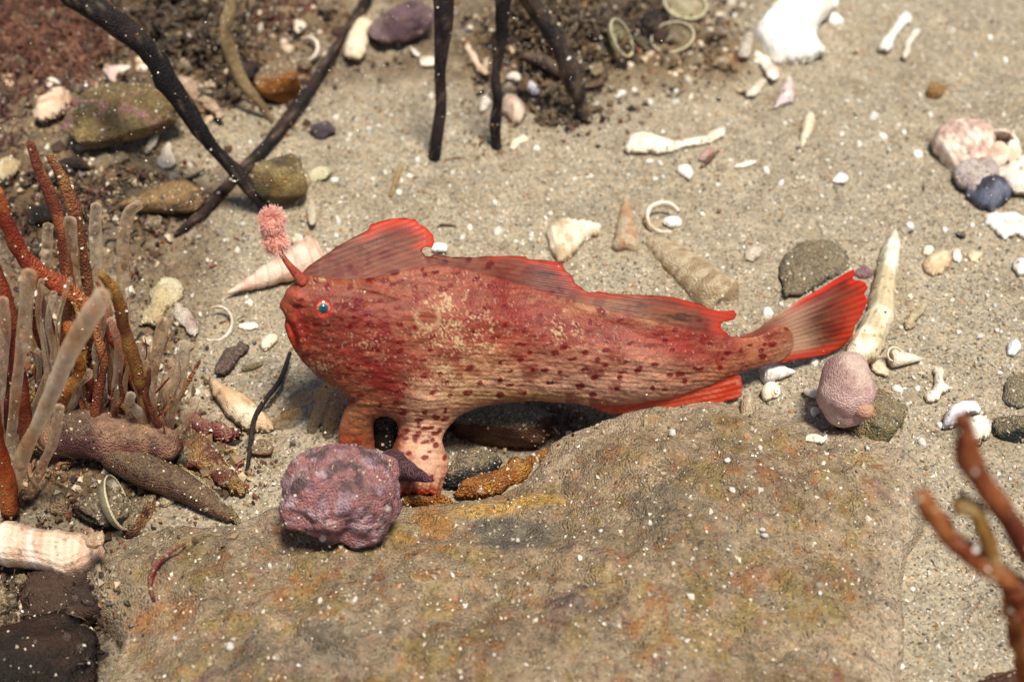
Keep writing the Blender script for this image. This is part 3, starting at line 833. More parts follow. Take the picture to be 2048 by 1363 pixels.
def fish_paint(px, py, part='body', edge=None):
    c = np.tile(lin((172, 98, 74)), (len(px), 1))
    wx = px + 14 * (n2(px, py, 0.02, 3, 4) - 0.5) * 2; wy = py + 14 * (n2(px, py, 0.02, 3, 14) - 0.5) * 2
    c = blobs(c, wx, wy, TONES)
    v = py - yc(px)
    # fine lengthwise mottling of the skin
    st = n2(px * 0.16, v, 0.17, 3, 5)
    c = c * (0.45 + 1.10 * st)[:, None]
    mo = n2(px, py, 0.035, 4, 25)[:, None]
    a = sstep(0.52, 0.66, mo) * 0.6; c = c * (1 - a) + lin((136, 26, 26)) * a
    a = sstep(0.56, 0.74, n2(px * 0.5, v, 0.06, 4, 35)[:, None]) * 0.3; c = c * (1 - a) + lin((206, 150, 112)) * a
    # spots
    sp = np.zeros(len(px))
    jx = px + 5 * (n2(px, py, 0.11, 2, 7) - 0.5); jy = py + 5 * (n2(px, py, 0.11, 2, 17) - 0.5)
    for i, (sx, sy) in enumerate(SPOTS):
        rx = 4.5 + 6.0 * (((i * 37) % 7) / 7) ** 1.3; ry = 3.4 + 3.2 * ((i * 17) % 5) / 5
        if part == 'tail': rx *= 1.6; ry *= 0.8
        d2 = ((jx - sx) / rx) ** 2 + ((jy - sy + 0.15 * (jx - sx)) / ry) ** 2
        sp = np.maximum(sp, sstep(1.4, 0.7, d2))
    c = c * (1 - 0.92 * sp[:, None]) + lin((122, 14, 12)) * 0.92 * sp[:, None]
    if part == 'body':
        m = np.zeros(len(px))
        for cx, cy, rx, ry, k in [(880, 610, 60, 40, .8), (910, 665, 90, 45, 1.), (940, 700, 60, 40, .9), (880, 760, 60, 45, .8), (850, 800, 40, 30, .7), (720, 690, 70, 40, .4), (1130, 660, 50, 35, .7), (1180, 690, 70, 25, .5), (820, 570, 60, 20, .4), (640, 560, 60, 14, .6), (1470, 660, 22, 14, .7), (640, 740, 60, 25, .5), (930, 550, 50, 25, .5)]:
            m = np.maximum(m, k * np.exp(-((px - cx) / rx) ** 2 - ((py - cy) / ry) ** 2))
        f = 0.65 * n2(px, py, 0.26, 3, 45) + 0.35 * n2(px, py, 0.06, 2, 46)
        a = sstep(0.635 - 0.15 * m, 0.69 - 0.15 * m, f) * np.clip(m * 1.3, 0, 0.75)
        ring = np.exp(-((np.hypot(px - 855, py - 632) - 23) / 4.0) ** 2) * sstep(610, 640, py + 0.2 * px - 165)
        a = np.maximum(a, 0.55 * ring)
        c = c * (1 - a[:, None]) + lin((236, 214, 170)) * a[:, None]
        wsp = sstep(0.735, 0.77, n2(px, py, 0.21, 2, 95))
        c = c * (1 - 0.6 * wsp[:, None]) + lin((222, 190, 168)) * 0.6 * wsp[:, None]
        # mouth line, lips and eye surround
        lp = np.exp(-((px - 582 - 0.12 * (py - 660)) / 9) ** 2) * sstep(628, 645, py) * sstep(735, 700, py)
        c = c * (1 - 0.6 * lp[:, None]) + lin((206, 52, 32)) * 0.6 * lp[:, None]
        rr = np.hypot(px - 648, (py - 618) * 1.05)
        a = sstep(21, 15, rr) * 0.8; c = c * (1 - a[:, None]) + lin((206, 58, 44)) * a[:, None]
        a = np.exp(-((rr - 27) / 5) ** 2) * 0.35; c = c * (1 - a[:, None]) + lin((120, 56, 44)) * a[:, None]
    return c * SKIN_TINT

FISH = empty('handfish', pt(850, 985, 0.0), 'red spotted fish standing on hand-like fins, with a pink tuft on its snout', 'fish')

bp_ = catmull(BODY, 4)
u, v, d, q, bd, quads = outline_grid(bp_, 2.4)
mid = fish_mid(u, v)
kk = (mid - CAM) @ FWD * TH / 1024
hw = 0.80 * q * kk
hw = hw * (1 - 0.35 * sstep(1150, 1500, u))
TOPX = [566, 592, 640, 730, 850, 960, 1110, 1250, 1420, 1515]; TOPY = [620, 566, 557, 560, 534, 546, 590, 628, 666, 670]
dtop = v - np.interp(u, TOPX, TOPY)
hw = hw * (1 - 0.62 * sstep(70, 0, dtop) * sstep(690, 800, u) * sstep(1500, 1440, u))
fr = mid + FN * hw[:, None]
fpx, fpy = project(fr)
def bumpg(cx, cy, r, h): return h * np.exp(-(((fpx - cx) ** 2 + (fpy - cy) ** 2) / r ** 2))
rel = bumpg(648, 620, 34, 0.13) - bumpg(648, 618, 15, 0.06) + bumpg(594, 594, 15, 0.10) - bumpg(596, 616, 9, 0.05) + bumpg(850, 800, 45, 0.10)
def ridge(pts, wd, h):
    dd = np.full(len(fpx), 1e9)
    P = catmull(pts, 5, closed=False)
    for (x0, y0), (x1, y1) in zip(P[:-1], P[1:]):
        ex, ey = x1 - x0, y1 - y0
        t = np.clip(((fpx - x0) * ex + (fpy - y0) * ey) / (ex * ex + ey * ey), 0, 1)
        dd = np.minimum(dd, (fpx - x0 - t * ex) ** 2 + (fpy - y0 - t * ey) ** 2)
    return h * np.exp(-dd / wd ** 2)
rel += ridge([(598, 562), (660, 560), (720, 570), (790, 590)], 7, 0.06)
rel += ridge([(566, 640), (580, 652), (592, 680), (596, 712)], 4.5, -0.07) + ridge([(588, 640), (598, 664), (606, 700)], 7, 0.05) + ridge([(574, 672), (584, 700), (600, 728)], 7, 0.05)
rel += ridge([(900, 700), (1100, 700), (1300, 715), (1480, 700)], 30, 0.03)
rel += 0.05 * (n2(fpx * 0.4, fpy, 0.05, 3, 3) - 0.5) + 0.035 * (n2(fpx * 0.22, fpy - yc(fpx), 0.16, 3, 8) - 0.5) + 0.035 * (n2(fpx, fpy, 0.14, 3, 28) - 0.5)
rel += 0.035 * np.sin(fpx * 0.36 + (fpy - 960) * 0.1) * sstep(925, 970, fpy)
rel += 0.004 * np.sin((fpy - yc(fpx)) * 0.75 + 5 * n2(fpx, fpy, 0.03, 2)) * sstep(700, 850, fpx)
rel *= np.clip(q / 14, 0, 1)
fr = mid + FN * (hw + rel)[:, None]
bk = mid - FN * (hw + rel)[:, None]
fpx, fpy = project(fr)
V, F, inn = two_sided(fr, bk, bd, quads)
c = fish_paint(fpx, fpy, 'body')
c = np.concatenate([c, c[inn]])
BODYOB = mk('body', V, F, M_SKIN, c, parent=FISH)
def on_body(px, py):
    i = np.argmin((fpx - px) ** 2 + (fpy - py) ** 2)
    return fr[i]

def fin(name, poly, part, ang, edge_fn, cen=None, thick=0.04, ray_h=0.010, nray=0.16, nback=-0.02, colr=None, smoothp=False, step=3.0, lean=0.0):
    pg = np.array(poly, float)
    pg = catmull(pg, 3) if smoothp else pg
    u, v, d, q, bd, quads = outline_grid(pg, step)
    mid = fish_mid(u, v)
    if lean > 0:
        hb = np.maximum(np.interp(u, TOPX, TOPY) + 10 - v, 0) * 0.0082
        mid = mid + rays(u, v) * (lean * hb)[:, None]
    if cen is None:
        a = math.radians(ang); s = -u * math.sin(a) + v * math.cos(a); l = u * math.cos(a) + v * math.sin(a)
    else:
        s = np.arctan2(v - cen[1], u - cen[0]) * 380; l = np.hypot(u - cen[0], v - cen[1])
    e = thick / 2 * np.sqrt(np.clip(d / 6, 0, 1))
    cr = ray_h * np.sin(s * nray * 2 * math.pi / 1.6 + 2.0 * n2(l, s, 0.02, 2)) + 0.10 * (n2(u, v, 0.012, 2, 6) - 0.5)
    fr_ = mid + FN * (cr + e + nback)[:, None]
    bk_ = mid + FN * (cr - e + nback)[:, None]
    V, F, inn = two_sided(fr_, bk_, bd, quads)
    c = fish_paint(u, v, part)
    st = n2(l * 0.10, s, 0.22, 3, 15)
    c = edge_fn(u, v, d, s, l, st, c)
    ray = 0.5 + 0.5 * np.sin(s * nray * 2 * math.pi / 1.6 + 2.0 * n2(l, s, 0.02, 2))
    c = c * (0.90 + 0.16 * ray)[:, None]
    c = np.concatenate([c, c[inn]])
    return mk(name, V, F, M_FIN, c, parent=FISH)
ORG = lin((212, 66, 34)); BRN = lin((62, 34, 24)); TAN = lin((146, 92, 62)); RED = lin((164, 44, 30))
def mix(c, t, a): a = np.asarray(a)[:, None]; return c * (1 - a) + t * a
def e1(u, v, d, s, l, st, c):
    c = mix(c, TAN, 0.05 + 0.35 * sstep(20, 60, np.interp(u, [600, 870], [535, 510]) - v))
    g = sstep(-40, -10, (u - 770) * 0.45 - (v - 450) * 0.8)
    c = mix(c, BRN, sstep(0.47, 0.60, st) * 0.9 * np.exp(-((u - 760) / 90) ** 2 - ((v - 487 + 0.35 * (u - 760)) / 17) ** 2))
    c = mix(c, RED, 0.55 * sstep(725, 780, u) * sstep(486, 462, v + (st - 0.5) * 50))
    c = mix(c, ORG, sstep(26, 6, d + (st - 0.5) * 20) * sstep(700, 760, u) * sstep(505, 490, v))
    return c
D1 = [(600, 566), (606, 546), (622, 530), (648, 513), (676, 494), (706, 476), (735, 462), (741, 450), (762, 443), (785, 437), (812, 436), (832, 440), (838, 449), (853, 456), (866, 470), (869, 484), (864, 495), (850, 494), (842, 502), (852, 512), (875, 515), (900, 545), (860, 575), (780, 600), (700, 600), (640, 585)]
fin('dorsal_fin', D1, 'fin', -20, e1, lean=0.9)
def e2(u, v, d, s, l, st, c):
    c = mix(c, BRN, sstep(0.48, 0.62, st) * 0.85 * (np.exp(-((u - 1095) / 60) ** 2 - ((v - 553) / 22) ** 2) + np.exp(-((u - 1310) / 130) ** 2 - ((v - 622) / 16) ** 2) + np.exp(-((u - 1380) / 60) ** 2 - ((v - 640) / 14) ** 2)).clip(0, 1))
    top = sstep(960, 1010, u) * (0.45 + 0.55 * sstep(0.42, 0.55, n2(u, v, 0.02, 2, 66)))
    wd = 8 + 12 * np.exp(-((u - 1130) / 45) ** 2) + 14 * np.exp(-((u - 1430) / 45) ** 2)
    c = mix(c, ORG, sstep(1.0, 0.35, (d + (st - 0.5) * 14) / wd) * top)
    c = mix(c, RED, 0.5 * sstep(1, 0.4, (d + (st - 0.5) * 16) / (wd * 1.8)) * top)
    return c
D2 = [(840, 530), (868, 508), (905, 514), (950, 514), (1000, 512), (1052, 513), (1056, 519), (1100, 521), (1126, 528), (1130, 541), (1146, 553), (1152, 569), (1164, 577), (1176, 586), (1200, 584), (1222, 588), (1262, 589), (1310, 593), (1350, 596), (1376, 604), (1402, 609), (1424, 620),
      (1436, 622), (1468, 621), (1474, 630), (1466, 640), (1444, 644), (1440, 654), (1470, 680), (1400, 710), (1250, 690), (1100, 650), (950, 595), (850, 560)]
fin('dorsal_fin', D2, 'fin', 10, e2, nback=-0.03, lean=0.9)
def e3(u, v, d, s, l, st, c):
    c = mix(c, lin((226, 84, 52)), np.full(len(u), 0.75))
    c = mix(c, ORG, sstep(1380, 1450, u) * 0.8)
    c = mix(c, lin((240, 150, 120)), sstep(0.55, 0.68, st) * 0.5)
    return c
AF = [(1150, 795), (1195, 818), (1222, 826), (1250, 827), (1282, 822), (1290, 826), (1330, 818), (1338, 821), (1372, 813), (1380, 815), (1412, 808), (1420, 810), (1455, 800), (1472, 797), (1482, 790), (1484, 772), (1482, 752), (1440, 735), (1340, 770), (1250, 785)]
fin('anal_fin', AF, 'fin', -12, e3, nback=0.03)
def e4(u, v, d, s, l, st, c):
    c = blobs(c, u, v, [(1545, 690, 60, 40, 0, (200, 130, 108), 0.6), (1590, 690, 46, 30, -30, (212, 166, 130), 0.9), (1600, 620, 60, 26, -30, (196, 130, 112), 0.7)])
    c = mix(c, BRN, sstep(0.44, 0.60, st) * 0.80 * np.exp(-((u - 1640) / 46) ** 2 - ((v - 640) / 60) ** 4))
    c = mix(c, RED, 0.4 * sstep(1630, 1690, u + (st - 0.5) * 60) + 0 * u)
    c = mix(c, ORG, sstep(1665, 1712, u + (st - 0.5) * 60 + 0.2 * (v - 640)) * 0.9)
    pale = 0.65 * np.exp(-((u - 1585) / 34) ** 2)
    c = mix(c, lin((222, 178, 146)), pale)
    low = sstep(26, 8, d) * sstep(690, 700, v + 0.08 * (u - 1600))
    c = mix(c, lin((216, 66, 42)), low * 0.9)
    c = mix(c, lin((225, 50, 38)), sstep(14, 5, d) * sstep(1560, 1620, u) * sstep(650, 620, v) * 0.9)
    return c
TF = [(1480, 672), (1512, 658), (1560, 628), (1600, 603), (1640, 580), (1672, 560), (1694, 545), (1708, 538), (1712, 548), (1704, 562), (1716, 560), (1732, 566), (1738, 578), (1730, 590), (1738, 602), (1730, 622), (1722, 640), (1712, 652), (1706, 672), (1690, 692), (1664, 706), (1630, 716), (1590, 722), (1550, 728), (1500, 736), (1480, 720)]
fin('tail_fin', TF, 'tail', 0, e4, cen=(1330, 745), nray=0.15, nback=-0.02)

# eye
ec = on_body(648, 618)
er = 0.175
V, Fi = ICO[4]
def sphere_obj(name, cc, rad, mat, cf, parent, sq=1.0):
    view = (CAM - cc) / np.linalg.norm(CAM - cc)
    nv = FN * 0.6 + view * 0.4; nv /= np.linalg.norm(nv)
    P = V * rad
    P = P - np.outer(P @ nv, nv) * (1 - sq)
    a = np.arccos(np.clip(V @ nv, -1, 1))
    return mk(name, P + cc, Fi, mat, cf(a), parent=parent)
def iris(a):
    a = a[:, None]
    c = np.where(a > 0.78, lin((126, 52, 40)), lin((170, 52, 40)))
    c = np.where((a < 0.60) & (a > 0.53), lin((236, 130, 84)), c)
    return c
EYE = sphere_obj('eye', ec - FN * 0.11, er, M_EYE, iris, FISH, 0.85)
pc = ec - FN * 0.11
def pup(a): return np.tile(lin((14, 92, 100)), (len(a), 1)) * (0.4 + 0.9 * sstep(0.2, 1.2, a))[:, None]
vv = (CAM - pc) / np.linalg.norm(CAM - pc); nv = FN * 0.6 + vv * 0.4; nv /= np.linalg.norm(nv)
pupil = sphere_obj('pupil', pc + nv * (er * 0.85 - 0.045), 0.088, M_EYE, pup, EYE, 0.75)

# lure: stalk and feathery tuft
p0 = fish_mid(np.array(606.0), np.array(560.0)); p1 = fish_mid(np.array(584.0), np.array(533.0)); p2 = fish_mid(np.array(570.0), np.array(515.0)); p3 = fish_mid(np.array(556.0), np.array(494.0))
M_TUFT = material('tuft', rough=0.6, bump=0.0, var=0.1, sss=0.3)
STALK = tube('lure_stalk', [p0 + FN * 0.08, p1 + FN * 0.1, p2 + FN * 0.1, p3 + FN * 0.08], [0.10, 0.06, 0.045, 0.035], [(150, 62, 46), (170, 84, 62)], M_SKIN, 12, 0.1, parent=FISH)
parts = []
ax = [fish_mid(np.array(a), np.array(b)) + FN * 0.08 for a, b in [(556.0, 494.0), (548.0, 472.0), (540.0, 448.0), (546.0, 434.0)]]
axp = catmull(ax, 8, closed=False)
r_ = np.random.default_rng(3)
mid_t = float(axp[len(axp) * 5 // 9] @ UPV)
for k in range(3400):
    b = axp[r_.integers(4, len(axp))]
    dr = r_.normal(size=3); dr /= np.linalg.norm(dr)
    L_ = (0.20 if abs(b @ UPV - mid_t) > 0.10 else 0.13) + 0.05 * r_.random()
    e_ = b + dr * L_ + UPV * 0.02 * r_.normal()
    mm = (b + e_) / 2 + r_.normal(size=3) * 0.02
    parts.append(tube_mesh(np.array([b, mm, e_]), [0.007, 0.0065, 0.005], 3, 0, sub=2, cap=False))
for (cx_, cy_, rr_) in [(551.0, 478.0, 0.17), (544.0, 446.0, 0.18), (548.0, 462.0, 0.13)]:
    Vc, Fc = ICO[3]
    Pc = Vc * rr_ * (0.75 + 0.5 * fbm(Vc * 4, 3, cx_))[:, None] + fish_mid(np.array(cx_), np.array(cy_)) + FN * 0.08
    parts.append((Pc, [Fc], np.full(len(Pc), 0.3)))
Vt, Ft, tt = merge(parts)
ct = lin((240, 150, 128)) * (1 - tt[:, None]) + lin((252, 190, 168)) * tt[:, None]
mk('lure_tuft', Vt, Ft, M_TUFT, ct, parent=STALK)

# ------------------------------------------------------------------ stones, sponges and the sea squirt
def T(px, py, off=0.0): return pt(px, py, off)
def kpx(px, py): return cmpx(pt(px, py))

# purple knobbly stone on the rock
c0 = on_px(685, 992, 0.74)
def dents(P):
    for (dx, dy, dz, r, h) in [(0.25, -0.95, 0.15, 0.26, 0.22), (-0.62, -0.75, 0.2, 0.20, 0.14), (0.10, -0.98, -0.25, 0.16, 0.18), (-0.1, -0.7, 0.75, 0.25, 0.14), (-0.15, -0.95, 0.45, 0.16, 0.10)]:
        dvec = np.array([dx, dy, dz]); dvec /= np.linalg.norm(dvec)
        U = P / np.linalg.norm(P, axis=1)[:, None]
        a = np.exp(-((1 - U @ dvec) * 2) / (r * r))
        P = P * (1 - h * a)[:, None]
    return P
stone('coralline_stone', c0, (0.90, 0.75, 0.78), [(176, 142, 148), (146, 98, 110), (214, 178, 178), (108, 82, 82), (176, 120, 116)], M_CORALLINE, amp=0.26, freq=1.3, sub=5, R=(0.2, 0.35, 0.3), seed=3.3, sc=6, fine=0.04, facet=False, post=dents,
      label='knobbly purple-pink crusted stone sitting on the rock below the fish', cat='stone')
# dark cone shell poking from behind the purple stone
turret('pointed_shell', T(866, 962, 0.62), T(775, 925, 0.50), 0.27, 4, [(104, 66, 76), (78, 50, 60), (128, 92, 96)], M_CORALLINE, seed=4,
       label='dark purple pointed shell lying across the near foot of the fish', cat='shell')
slab('pebble', [(888, 972), (896, 945), (914, 924), (940, 911), (975, 912), (1006, 926), (1000, 945), (960, 965), (920, 976)], [(58, 58, 56), (40, 40, 42), (82, 78, 70)], M_STONE, off=0.06, thick=0.16, dome=0.3, seed=2,
     label='smooth blackish pebble tucked between the near foot and the orange crust', cat='pebble')
for i, (pl, lab) in enumerate([
    ([(905, 990), (930, 968), (965, 955), (1000, 940), (1030, 925), (1062, 922), (1066, 940), (1050, 962), (1020, 975), (985, 990), (940, 998)], 'rusty orange crusty sponge on the rim of the rock beside the black pebble'),
    ([(805, 1006), (840, 1000), (880, 1001), (905, 1004), (900, 1014), (860, 1018), (815, 1016)], 'narrow rusty crust in front of the near foot')]):
    slab('crust_sponge', pl, [(176, 104, 36), (138, 78, 28), (196, 136, 60)], M_SPONGE, off=0.03, thick=0.12, dome=0.20, rough=0.10, sc=5, seed=i * 3.0, label=lab, cat='sponge')
slab('crust_sponge', [(1036, 930), (1060, 915), (1090, 905), (1110, 906), (1100, 922), (1070, 938)], [(190, 128, 48), (160, 100, 40)], M_SPONGE, off=0.03, thick=0.1, dome=0.12, rough=0.08, sc=5, label='small orange crust at the right end of the sponge rim', cat='sponge')

# stones under the belly; the maroon one is added to darken the shaded hollow
stone('stone', on_px(1010, 842, 0.25), (1.15, 0.5, 0.36), [(78, 48, 38), (54, 34, 28), (98, 66, 46)], amp=0.3, sub=4, seed=6, sc=2.5, label='dark maroon stone added to darken the shaded hollow under the belly of the fish', cat='stone')
stone('stone', on_px(1080, 852, 0.10), (0.30, 0.22, 0.17), [(150, 116, 48), (112, 82, 40)], M_SPONGE, amp=0.3, sub=3, seed=7, label='mustard yellow lump among the dark stones under the belly', cat='stone')
stone('stone', on_px(775, 860, 0.2), (0.42, 0.3, 0.42), [(52, 38, 32), (36, 26, 24)], amp=0.3, sub=3, seed=8, label='dark brown stone seen between the two legs of the fish', cat='stone')
coil('snail_shell', T(1026, 868, 0.08), 0.13, [(206, 190, 174), (170, 150, 130)], R=(0.9, 0, 1.0), label='tiny pale round snail shell in the shadow under the belly', cat='shell')

# sea squirt on its green stone
stone('stone', on_px(1745, 835, 0.22), (0.62, 0.45, 0.36), [(88, 92, 72), (62, 66, 56), (118, 110, 78), (140, 122, 84)], amp=0.4, sub=4, seed=12, sc=3, label='rough green-grey stone under the purple sea squirt', cat='stone')
sq = T(1700, 800, 0.42)
SQ = empty('sea_squirt', sq - np.array([0, 0, 0.4]), 'plump dusty purple sea squirt with an orange-lined opening', 'sea squirt')
P0 = np.array([VP(1700, 748, sq[1] + 0.15), VP(1698, 753, sq[1]), VP(1695, 762, sq[1] - 0.1), VP(1694, 778, sq[1] - 0.2), VP(1692, 792, sq[1] - 0.2), VP(1692, 800, sq[1] - 0.1)])
V, F, t = tube_mesh(P0, [0.36, 0.43, 0.46, 0.47, 0.47, 0.43], 30, 0.30, 4, 8, rf=1.8)
c = palette(V, [(196, 158, 150), (172, 132, 126), (212, 180, 164)], 3.0, 5)
mk('body', V, F, M_TUNIC, c, parent=SQ)
sp = VP(1722, 816, sq[1] - 0.62)
V, F, t = tube_mesh(np.array([sp + [-0.14, 0.2, 0.12], sp, sp + [0.13, -0.05, -0.03], sp + [0.17, -0.06, -0.04]]), [0.17, 0.15, 0.13, 0.10], 18, 0.08, 2, 4, cap=False)
mk('siphon', V, F, M_TUNIC, lin((186, 140, 116)) * (1 - 0.0 * t[:, None]) * np.where(t[:, None] > 0.8, lin((200, 116, 60)) / lin((186, 140, 116)), 1.0), parent=SQ)

slab('flat_pebble', [(1560, 560), (1562, 525), (1585, 497), (1620, 482), (1660, 484), (1690, 505), (1700, 530), (1680, 552), (1640, 572), (1600, 590), (1570, 590)], [(112, 108, 88), (92, 90, 76), (134, 126, 100)], M_STONE, off=0.0, thick=0.12, dome=0.14, seed=5,
     label='flat grey-green pebble half sunk in the sand above the tail fin', cat='pebble')
stone('stone', on_px(1728, 545, 0.05), (0.18, 0.15, 0.10), [(196, 160, 156), (170, 130, 130)], M_CORALLINE, amp=0.3, sub=3, seed=15, label='small pink crusted stone at the top corner of the tail fin', cat='stone')
stone('stone', on_px(2035, 855, 0.12), (0.34, 0.3, 0.22), [(66, 74, 62), (44, 50, 46), (100, 98, 74)], amp=0.45, sub=4, seed=16, label='rough dark green stone at the right edge beside the white cupped shells', cat='stone')
slab('flat_pebble', [(2005, 775), (2020, 755), (2060, 750), (2080, 800), (2040, 815), (2010, 808)], [(128, 126, 108), (110, 106, 92)], M_STONE, off=0.02, dome=0.1, label='flat grey pebble cut by the right edge above the dark green stone', cat='pebble')
stone('stone', on_px(1872, 180, 0.10), (0.30, 0.2, 0.14), [(160, 106, 48), (120, 78, 40), (186, 140, 80)], M_SPONGE, amp=0.5, sub=4, R=(0, 0, 0.9), seed=17, sc=5, label='crumbly orange-brown lump on open sand at the upper right', cat='sponge')
stone('stone', on_px(562, 165, 0.38), (0.52, 0.5, 0.60), [(170, 104, 46), (138, 80, 36), (188, 128, 66)], M_STONE, amp=0.25, sub=4, R=(0.2, 0.5, 0.3), seed=18, label='bright orange-brown angular stone between the black stems', cat='stone')
stone('stone', on_px(563, 355, 0.35), (0.55, 0.5, 0.55), [(150, 120, 66), (118, 92, 52), (176, 150, 96), (96, 84, 60)], M_SPONGE, amp=0.35, sub=4, seed=19, sc=3, label='yellow-brown furry stone behind the tip of the thick black stem', cat='stone')
stone('stone', on_px(800, 50, 0.36), (0.85, 0.5, 0.42), [(128, 98, 104), (100, 74, 80), (150, 122, 116)], M_CORALLINE, amp=0.25, sub=4, R=(0, -0.2, 0.45), seed=20, label='long mauve crusted stone at the top left of the straight black stem', cat='stone')
stone('stone', on_px(235, 230, 0.45), (1.15, 0.9, 0.55), [(150, 128, 86), (128, 108, 70), (160, 118, 108), (112, 94, 62)], M_ROCK, amp=0.3, sub=5, R=(0, 0, 0.3), seed=21, sc=2.2, label='rounded olive-brown rock dusted with sand at the upper left', cat='rock')
stone('stone', on_px(330, 395, 0.2), (0.9, 0.5, 0.28), [(112, 92, 62), (90, 66, 46), (140, 112, 76)], M_ROCK, amp=0.4, sub=4, seed=22, sc=3, label='low brown rock under the crossing black stems on the left', cat='rock')
stone('stone', on_px(522, 895, 0.10), (0.26, 0.2, 0.13), [(186, 146, 116), (150, 104, 74)], amp=0.4, sub=3, seed=23, label='small pinkish stone beside the thin black thread', cat='stone')
stone('stone', on_px(645, 260, 0.12), (0.26, 0.25, 0.2), [(120, 104, 104), (96, 84, 88)], M_CORALLINE, amp=0.35, sub=3, seed=24, label='small grey-violet stone where the two black stems meet', cat='stone')
stone('stone', on_px(880, 215, 0.03), (0.1, 0.1, 0.08), [(120, 90, 60)], amp=0.3, sub=2, label='little brown stone near the foot of the straight black stem', cat='stone') if False else None
for px, py, r, cc, lab in [(1922, 470, 0.10, (66, 74, 76), 'tiny slate-blue pebble above the ribbed shell chip on the right sand'), (1955, 885, 0.08, (60, 68, 70), 'tiny blue-grey pebble below the white cupped shells'),
                           (1437, 423, 0.05, (100, 70, 86), 'tiny violet pebble right of the broken ring shell'), (1585, 318, 0.05, (170, 120, 60), 'tiny orange pebble left of the seed-shaped shell below the bone chip'),
                           (1712, 105, 0.07, (190, 140, 76), 'tiny amber pebble right of the big white shell'), (815, 330, 0.05, (150, 80, 50), 'tiny red-brown pebble left of the straight stem foot')]:
    stone('pebble', on_px(px, py, r * 0.5), (r, r, r * 0.7), [cc, tuple(int(a * 0.8) for a in cc)], amp=0.3, sub=2, seed=px * 0.1, label=lab, cat='pebble')

# ------------------------------------------------------------------ shells with a shape of their own
turret('turret_shell', T(456, 585, 0.16), T(640, 505, 0.32), 0.42, 8, [(226, 196, 172), (206, 164, 138), (170, 130, 106)], M_SHELL, ridges=0, seed=1, power=0.95,
       label='long pinkish spired shell lying behind the snout of the fish', cat='shell')
def lp(u, v, c):
    r_ = np.hypot(u - 1985, v - 330)
    a = 0.5 + 0.5 * np.sin(r_ * 0.33 + 1.5 * n2(u, v, 0.03, 2))
    return c * (0.78 + 0.3 * a)[:, None]
slab('limpet_shell', [(1864, 300), (1872, 268), (1900, 252), (1950, 247), (1985, 262), (1990, 300), (1975, 340), (1950, 372), (1925, 378), (1895, 350)], [(240, 224, 200), (222, 196, 172), (196, 160, 142)], M_SHELL, off=0.12, thick=0.10, dome=0.42, ribs=(1990, 350, 14, 0.05), tilt=(-0.2, -0.4), seed=1, paint=lp,
     label='ribbed cream limpet-like shell, leftmost of the cluster at the right edge', cat='shell')
slab('shell_fragment', [(1905, 345), (1940, 322), (1985, 325), (2000, 350), (1985, 385), (1950, 392), (1925, 380)], [(212, 196, 188), (186, 166, 162)], M_OLDSHELL, off=0.22, thick=0.08, dome=0.22, ribs=(1950, 330, 14, 0.03), seed=2,
     label='grey-pink fluted shell piece above the blue-black mussel half', cat='shell')
slab('mussel_shell', [(1930, 385), (1948, 372), (1985, 362), (2010, 372), (2022, 395), (2005, 412), (1975, 420), (1950, 408)], [(56, 58, 76), (34, 34, 48), (92, 94, 110)], M_SHELL, off=0.10, thick=0.08, dome=0.30, ribs=(1960, 345, 16, 0.02), seed=3,
     label='blue-black mussel half at the bottom of the shell cluster', cat='shell')
BR = empty('barnacle', T(1995, 290, 0.05), 'open cream barnacle with a brown green inside, topmost of the cluster', 'barnacle')
bo = T(1998, 292, 0.28)
for i in range(6):
    a = i / 6 * 2 * math.pi + 0.2
    cpos = bo + np.array([math.cos(a) * 0.36, math.sin(a) * 0.36, 0])
    V, F = ICO[3]
    P = (V * np.array([0.08, 0.22, 0.30])) @ rot(0, -0.45, 0).T @ rot(0, 0, a).T
    P = P + (fbm(P * 6, 3, i) - 0.5)[:, None] * 0.06
    mk('plate', P + cpos, F, M_SHELL, palette(P + cpos, [(240, 222, 198), (222, 190, 160)], 4, i), parent=BR)
V, F = ICO[3]
P = V * np.array([0.27, 0.27, 0.10]); P = P + (fbm(P * 7, 3, 5) - 0.5)[:, None] * 0.16
mk('inside', P + bo - [0, 0, 0.10], F, M_OLDSHELL, palette(P, [(96, 66, 34), (66, 62, 40), (44, 32, 24)], 6, 3), parent=BR)
slab('shell_fragment', [(1990, 345), (2020, 330), (2060, 312), (2070, 380), (2040, 392), (2020, 378), (2005, 362)], [(236, 224, 204), (214, 196, 172)], M_SHELL, off=0.25, thick=0.1, dome=0.15, smooth=True, seed=4, label='white jagged shell piece cut by the right edge next to the blue-black mussel', cat='shell')
slab('shell_fragment', [(1968, 432), (2000, 427), (2060, 440), (2060, 478), (2030, 472), (2008, 478), (1990, 462), (1972, 448)], [(240, 234, 220), (222, 208, 190)], M_SHELL, off=0.06, thick=0.1, dome=0.12, smooth=True, seed=5, label='pitted white shell slab under the shell cluster at the right edge', cat='shell')
slab('clam_shell', [(1505, 78), (1530, 42), (1565, 8), (1600, -14), (1650, -16), (1668, 20), (1640, 50), (1632, 85), (1650, 108), (1622, 122), (1590, 128), (1560, 136), (1535, 128), (1518, 105)], [(246, 242, 230), (234, 226, 208)], M_SHELL, off=0.12, thick=0.14, dome=0.50, tilt=(-0.1, -0.15), seed=6,
     label='big bright white clam shell at the top, largest shell in view', cat='shell')
slab('shell_fragment', [(1505, 98), (1525, 108), (1545, 126), (1560, 150), (1545, 160), (1525, 140), (1508, 118)], [(240, 230, 212), (220, 190, 160)], M_SHELL, off=0.06, thick=0.08, dome=0.08, seed=7, label='curved splinter under the lower left rim of the big white clam shell', cat='shell')
